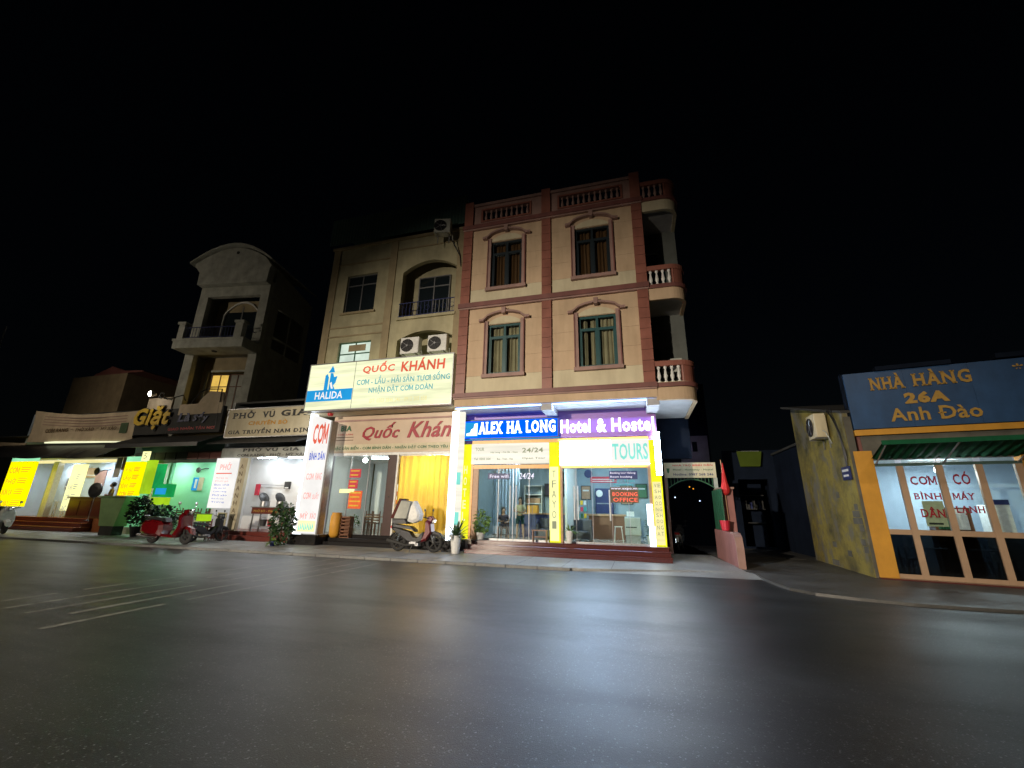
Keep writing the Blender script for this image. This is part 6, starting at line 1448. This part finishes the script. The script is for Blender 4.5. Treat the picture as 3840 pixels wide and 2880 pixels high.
# ================================================================== RIGHT RESTAURANT 26A
FRAME = Matrix.Translation((6.42, 15.24, 0)) @ Matrix.Rotation(R_(-10), 4, 'Z')
RB = thing('corner_restaurant', 'single-storey restaurant with orange pillars and salmon-framed glass doors at the right', 'building', (3, 0, 0))
S11 = thing('restaurant_26a_board', 'large faded blue sign board reading NHÀ HÀNG 26A Anh Đào in gold', 'sign', (3, -.3, 4.2))
for i in range(5):
    x = .17+1.46*i; MB().box(x, x+1.455, -.02, .05, 4.19, 5.96).build('board_panel', 'blue26', S11)
MB().box(.12, 7.5, .05, .30, 4.15, 5.98).build('board_case', 'navy', S11)
MB().box(1.0, 2.75, -.10, .2, 5.97, 6.10).build('top_tray', 'navy', S11); MB().box(3.7, 7.0, -.10, .2, 6.0, 6.14).build('top_tray', 'navy', S11)
lettering('NHÀ', .78, 1.62, 5.36, 5.86, -.05, 'gold', S11, bold=.03, serif=.06, depth=.02)
lettering('HÀNG', 1.80, 3.10, 5.38, 5.88, -.05, 'gold', S11, bold=.03, serif=.06, depth=.02)
lettering('26A', 1.52, 2.52, 4.87, 5.22, -.05, 'gold', S11, bold=.06, depth=.02)
lettering('Anh Đào', 1.10, 3.12, 4.36, 4.76, -.05, 'gold', S11, bold=.02, depth=.02)
lettering('*', 3.98, 4.2, 5.6, 5.8, -.05, 'gold', S11, bold=.02)
MB().box(.15, 7.5, -.12, .28, 3.98, 4.15).build('orange_band', 'orange26', RB)
b = MB(); b.box(.28, 7.5, .0, .28, 3.26, 3.98); b.build('lintel_wall', 'stone', RB)
MB().box(.02, .46, -.05, .30, -.02, 3.52).build('corner_pillar', 'orange26', RB)
MB().box(3.58, 4.1, -.05, .30, -.02, 3.5).build('right_pillar', 'orange26', RB)
MB().box(.20, .50, .02, .3, 3.42, 3.98).build('pillar_head', 'band', RB)
# awning of corrugated green sheets
aw = thing('green_awning', 'corrugated dark green awning over the glass doors of the right restaurant', 'awning', (2.5, -.6, 3.5))
for k in range(24):
    x0 = .42+.21*k; b = MB(); n = 6; vs = []
    for i in range(n+1):
        x = x0+.205*i/n; zz = .022*math.sin(i/n*6.283); vs += [(x, -1.30, 3.58+zz), (x, .0, 3.27+zz), (x, -1.30, 3.588+zz), (x, .0, 3.278+zz)]
    b.add(vs, [f for i in range(n) for f in ((4*i, 4*i+1, 4*i+5, 4*i+4), (4*i+2, 4*i+6, 4*i+7, 4*i+3))]); b.build('awning_sheet', 'greenawn', aw)
MB().box(.4, 5.5, -1.34, -1.30, 3.52, 3.64).build('awning_edge', 'greenawn', aw)
for x in (.5, 2.0, 3.5): MB().tube([(x, 0, 3.1), (x, -1.25, 3.53)], .02, 6).build('awning_bracket', 'steel', aw)
# door frames
for i, (x0, x1) in enumerate(((.96, 1.11), (1.82, 1.97), (2.64, 2.79), (3.42, 3.57))):
    MB().box(x0, x1, -.03, .07, .02, 3.06).build('door_post', 'frame26', RB)
MB().box(.46, 3.58, -.02, .06, 3.06, 3.14).build('transom_bar', 'darkgreen', RB)
xs = [.46, .96, 1.11, 1.82, 1.97, 2.64, 2.79, 3.42]
for i in range(0, 8, 2):
    a, c = xs[i], xs[i+1]
    MB().box(a, c, -.015, .055, 1.16, 1.30).build('mid_rail', 'frame26', RB)
    MB().box(a, c, -.015, .055, .02, .13).build('bottom_rail', 'frame26', RB)
    MB().box(a, c, .015, .022, .13, 1.16).build('lower_pane', 'smoke', RB); MB().box(a, c, .015, .022, 1.30, 3.06).build('upper_pane', 'glass', RB)
    MB().box(a, c, .015, .022, 3.14, 3.26).build('transom_pane', 'glass', RB)
MB().box(4.1, 7.4, .0, .25, 0, 3.5).build('front_wall', 'stone', RB)
MB().box(.0, 7.4, -.25, .0, -.02, .018).build('door_sill', 'maroon', RB)
MB().box(.35, 4.0, .25, 6, -.02, .02).build('room_floor', 'tilegrey', RB)
MB().box(.35, 6, 4.0, 4.1, .02, 3.5).build('room_back_wall', 'bluewall', RB)
MB().box(.30, .40, .3, 4.0, .02, 3.42).build('room_left_wall', 'bluewall', RB); MB().box(5.9, 6.0, .3, 4.0, .02, 3.42).build('room_right_wall', 'bluewall', RB)
MB().box(.35, 6, .3, 4.0, 3.42, 3.5).build('room_ceiling', 'whitewall', RB)
for tx, x0, x1, z0, z1, mt in (('CƠM', 1.20, 1.78, 2.52, 2.78, 'inkmaroon'), ('BÌNH', 1.20, 1.80, 2.12, 2.34, 'inkmaroon'), ('DÂN', 1.26, 1.78, 1.64, 1.92, 'inkmaroon'), ('CÓ', 2.12, 2.48, 2.52, 2.88, 'inkmaroon'), ('MÁY', 2.02, 2.48, 2.12, 2.34, 'inkmaroon'), ('LẠNH', 2.02, 2.60, 1.72, 1.96, 'inkmaroon')):
    lettering(tx, x0, x1, z0, z1, .008, mt, RB, bold=.022, serif=.045)
t = thing('glass_notice', 'pale yellow sheet behind the left glass door of the right restaurant', 'poster', (1.5, .1, 1.4)); MB().box(1.35, 1.80, .06, .07, 1.40, 2.08).build('sheet', 'Epaley' if False else 'shirtpale', t); MB().box(1.4, 1.7, .05, .06, 1.45, 1.5).build('print_line', 'inkdark', t)
t = thing('ceiling_lamp_bulb', 'glaring white lamp behind the top of the right restaurant glass', 'lamp', (2.08, .9, 2.9)); b = MB(); b.ball((2.14, .8, 3.0), .10, 10); b.build('bulb', 'Elamp', t); MB().tube([(2.14, .8, 3.1), (2.14, .8, 3.42)], .015, 5).build('cord', 'white', t); point(t, (2.14, .8, 2.8), 45, (.9, .93, 1), .12)
ceiling_lamp((2.6, 2.4, 3.38), 'fluorescent tube on the ceiling of the right restaurant', 110, 1.2, (.8, .9, 1), R_(0))
t = thing('glass_cabinet', 'brown glass-front cabinet behind the second door of the right restaurant', 'cabinet', (2.4, 2.5, 0)); MB().box(2.2, 3.1, 2.2, 2.7, .021, 1.95).build('carcass', 'wood', t); MB().box(2.55, 3.0, 2.18, 2.2, 1.3, 1.9).build('glass_door', 'white', t)
for i in range(5): MB().lathe([(.04, 1.30), (.04, 1.48), (.015, 1.55), (.015, 1.6)], (2.28+.07*i, 2.1, 0), 8).build('bottle', 'inkgreen', t)
t = thing('standing_fridge', 'white upright fridge at the right of the restaurant room', 'fridge', (3.6, 2.6, 0)); MB().box(3.55, 4.05, 2.3, 2.9, .021, 2.05).build('fridge_body', 'white', t); MB().box(3.55, 4.05, 2.27, 2.3, 2.05, 2.2).build('fridge_top', 'inkblue', t); MB().box(3.6, 3.63, 2.25, 2.3, 1.2, 1.7).build('handle', 'steel', t)
def place(f, *a, **k): return f(*a, **k)
table((1.55, 1.5, .021), 0, 'dining table with pale top behind the left glass doors of the right restaurant', 1.1, .7, .75, 'steel', 'steel')
table((2.9, 1.5, .021), 0, 'dining table with pale top behind the third glass door of the right restaurant', 1.0, .7, .75, 'steel', 'steel')
for i, (x, y) in enumerate(((1.2, 1.0), (1.9, 1.0), (.75, .9), (2.6, 1.0), (3.1, 1.0))): stool((x, y, .021), ['dark stool at the left end of the left restaurant table', 'dark stool at the right end of the left restaurant table', 'dark stool alone behind the narrow left pane', 'dark stool before the third glass door', 'dark stool before the right glass door'][i], 'black', .45, .15)
t = thing('lit_floor_patch', 'white slab standing in for a lit patch of floor by the restaurant doors', 'tray', (1.6, .6, .02)); MB().box(1.35, 1.75, .45, .7, .021, .06).build('tray', 'white', t); MB().box(1.36, 1.74, .46, .48, .06, .09).build('patch_rim', 'white', t)  # pale slab painted in for a lit patch of floor
# side wall of the restaurant along the lane
FRAME = Matrix.Identity(4)
SW = thing('lane_side_wall', 'peeling yellow plaster house wall along the side lane with bare masonry at its foot', 'wall', (6.4, 17, 0))
b = MB(); b.prism_x([(15.22, -.02), (20.4, -.02), (20.4, 6.05), (15.22, 4.72)], 6.34, 6.50); 
# rotate slightly by shifting far end
b.v = [Vector((v.x+(v.y-15.22)*.06, v.y, v.z)) for v in b.v]; b.build('plaster_wall', 'peel', SW)
MB().box(6.36, 6.55, 15.20, 15.26, -.02, 4.6).build('wall_corner', 'stone', SW)
rd = random.Random(11)
for r in range(13):
    y = 15.24+rd.uniform(0, .2); z = .0+r*.20
    while y < 18.4:
        w_ = rd.uniform(.22, .46)
        if noise.noise(Vector((y*.9, z*1.4, 3.3)))*1.5+rd.uniform(-.25, .25) > -.05+.28*(y-15.2)/2+.16*z:
            o = rd.uniform(.004, .018); b = MB(); b.box(6.335-o+(y-15.22)*.06, 6.37+(y-15.22)*.06, y+.01, y+w_-.01, z+.01, z+.19); b.build('stone', 'stone', SW, bevel=.008)
        y += w_
b = MB(); b.prism_x([(15.2, 4.72), (20.45, 6.08), (20.45, 6.16), (15.2, 4.80)], 6.30, 11.0); b.build('roof_edge', 'dkgray', SW)
ac_unit((5.98, 16.68, 4.16), R_(-92), 'dirty cream air conditioner high on the peeling yellow wall', .78, .80, .36, mt='cream')
t = thing('cable_tangle', 'loose black cables hanging behind the air conditioner at the wall corner', 'cable', (6.3, 15.6, 4.5))
for i in range(6):
    rr = random.Random(i); MB().tube([(6.30, 16.3-.1*i, 4.9+.03*i), (6.26, 16.0-.1*i, 5.0-.1*i), (6.25, 15.7-.06*i, 4.7-.12*i), (6.28, 15.45, 4.2-.1*i), (6.31, 15.35+.03*i, 3.4-.12*i)], .012, 5).build('cable', 'black', t)
S12 = thing('street_name_plate', 'small blue street name plate on the corner of the yellow wall', 'sign', (6.3, 15.4, 2.7)); MB().box(6.29, 6.32, 15.30, 15.85, 2.70, 3.10).build('plate', 'inkblue', S12)
b = MB(); b.box(6.28, 6.29, 15.38, 15.78, 2.95, 3.02); b.box(6.28, 6.29, 15.42, 15.74, 2.80, 2.86); b.build('print_line', 'white', S12, kind='stuff')
b = MB(); b.box(7.0, 12, 20.2, 30, -.02, 4.6); RW = thing('lane_back_block', 'house block behind the yellow wall, its darkness put into the colour', 'building', (9, 24, 0)); b.build('wall', 'navy', RW); MB().box(6.9, 12.1, 20.1, 30, 4.6, 4.7).build('roof', 'dkgray', RW)

# ================================================================== STREET LAMPS (unseen; two are added to carry fill spots)
def street_lamp(x, y, h, dx, dy, label, power, col, spread=150):
    t = thing('street_lamp', label, 'street lamp', (x, y, -.08), 0, 'street lamps on the viewer side of the road')
    MB().lathe([(.16, 0), (.14, .6), (.08, .8), (.06, h)], n=12).build('pole', 'steel', t, local=True)
    MB().tube([(0, 0, h), (dx*.4, dy*.4, h+.45), (dx, dy, h+.55)], .035, 8).build('arm', 'steel', t, local=True)
    b = MB(); b.T = Matrix.Translation((dx, dy, h+.5)); b.box(-.16, .16, -.28, .28, 0, .12); b.build('lamp_head', 'steel', t, local=True)
    b = MB(); b.T = Matrix.Translation((dx, dy, h+.5)); b.box(-.12, .12, -.22, .22, -.02, .0); b.build('lamp_lens', 'Elamp', t, local=True)
    d = bpy.data.lights.new('lamp_light', 'AREA'); d.shape = 'RECTANGLE'; d.size = .25; d.size_y = .45; d.energy = power; d.color = col; d.spread = R_(spread)
    o = bpy.data.objects.new('lamp_light', d); COL.objects.link(o); o.parent = t; o.location = (dx, dy, h+.45); return t
t = street_lamp(-18.0, -22.0, 8.0, .3, .6, 'added unseen street lamp behind the viewer, with a fill spot for the facades', 40, (1, .86, .66), 175)  # added post, out of view, that carries the facade fill
fd = bpy.data.lights.new('fill_spot', 'SPOT'); fd.energy = 68000; fd.color = (1, .87, .70); fd.spot_size = R_(58); fd.spot_blend = 1; fd.shadow_soft_size = .25  # added spot that brightens the facades, aimed for its falloff upwards
fo = bpy.data.objects.new('fill_spot', fd); COL.objects.link(fo); fo.parent = t; fo.location = (.3, .8, 8.2)
fo.rotation_euler = (Vector((-5.5, 16, -3.0))-Vector((-17.7, -21.2, 8.1))).to_track_quat('-Z', 'Y').to_euler()
street_lamp(8.6, .2, 12.0, 0, 1.2, 'grey street lamp beside the viewer on the right', 620, (1, .84, .64), 150)
t = street_lamp(-34.0, 1.0, 8.0, 0, 1.4, 'added unseen street lamp far to the left, with a fill spot', 60, (1, .84, .6), 150)  # added post, out of view, that carries the left fill
f2 = bpy.data.lights.new('fill_spot', 'SPOT'); f2.energy = 2500; f2.color = (1, .86, .66); f2.spot_size = R_(95); f2.spot_blend = 1; f2.shadow_soft_size = .2  # added spot that brightens the tan banner and the tower
g2 = bpy.data.objects.new('fill_spot', f2); COL.objects.link(g2); g2.parent = t; g2.location = (0, 1.6, 8.1)
g2.rotation_euler = (Vector((-29.0, 18, 7.5))-Vector((-34.0, 2.6, 8.0))).to_track_quat('-Z', 'Y').to_euler()
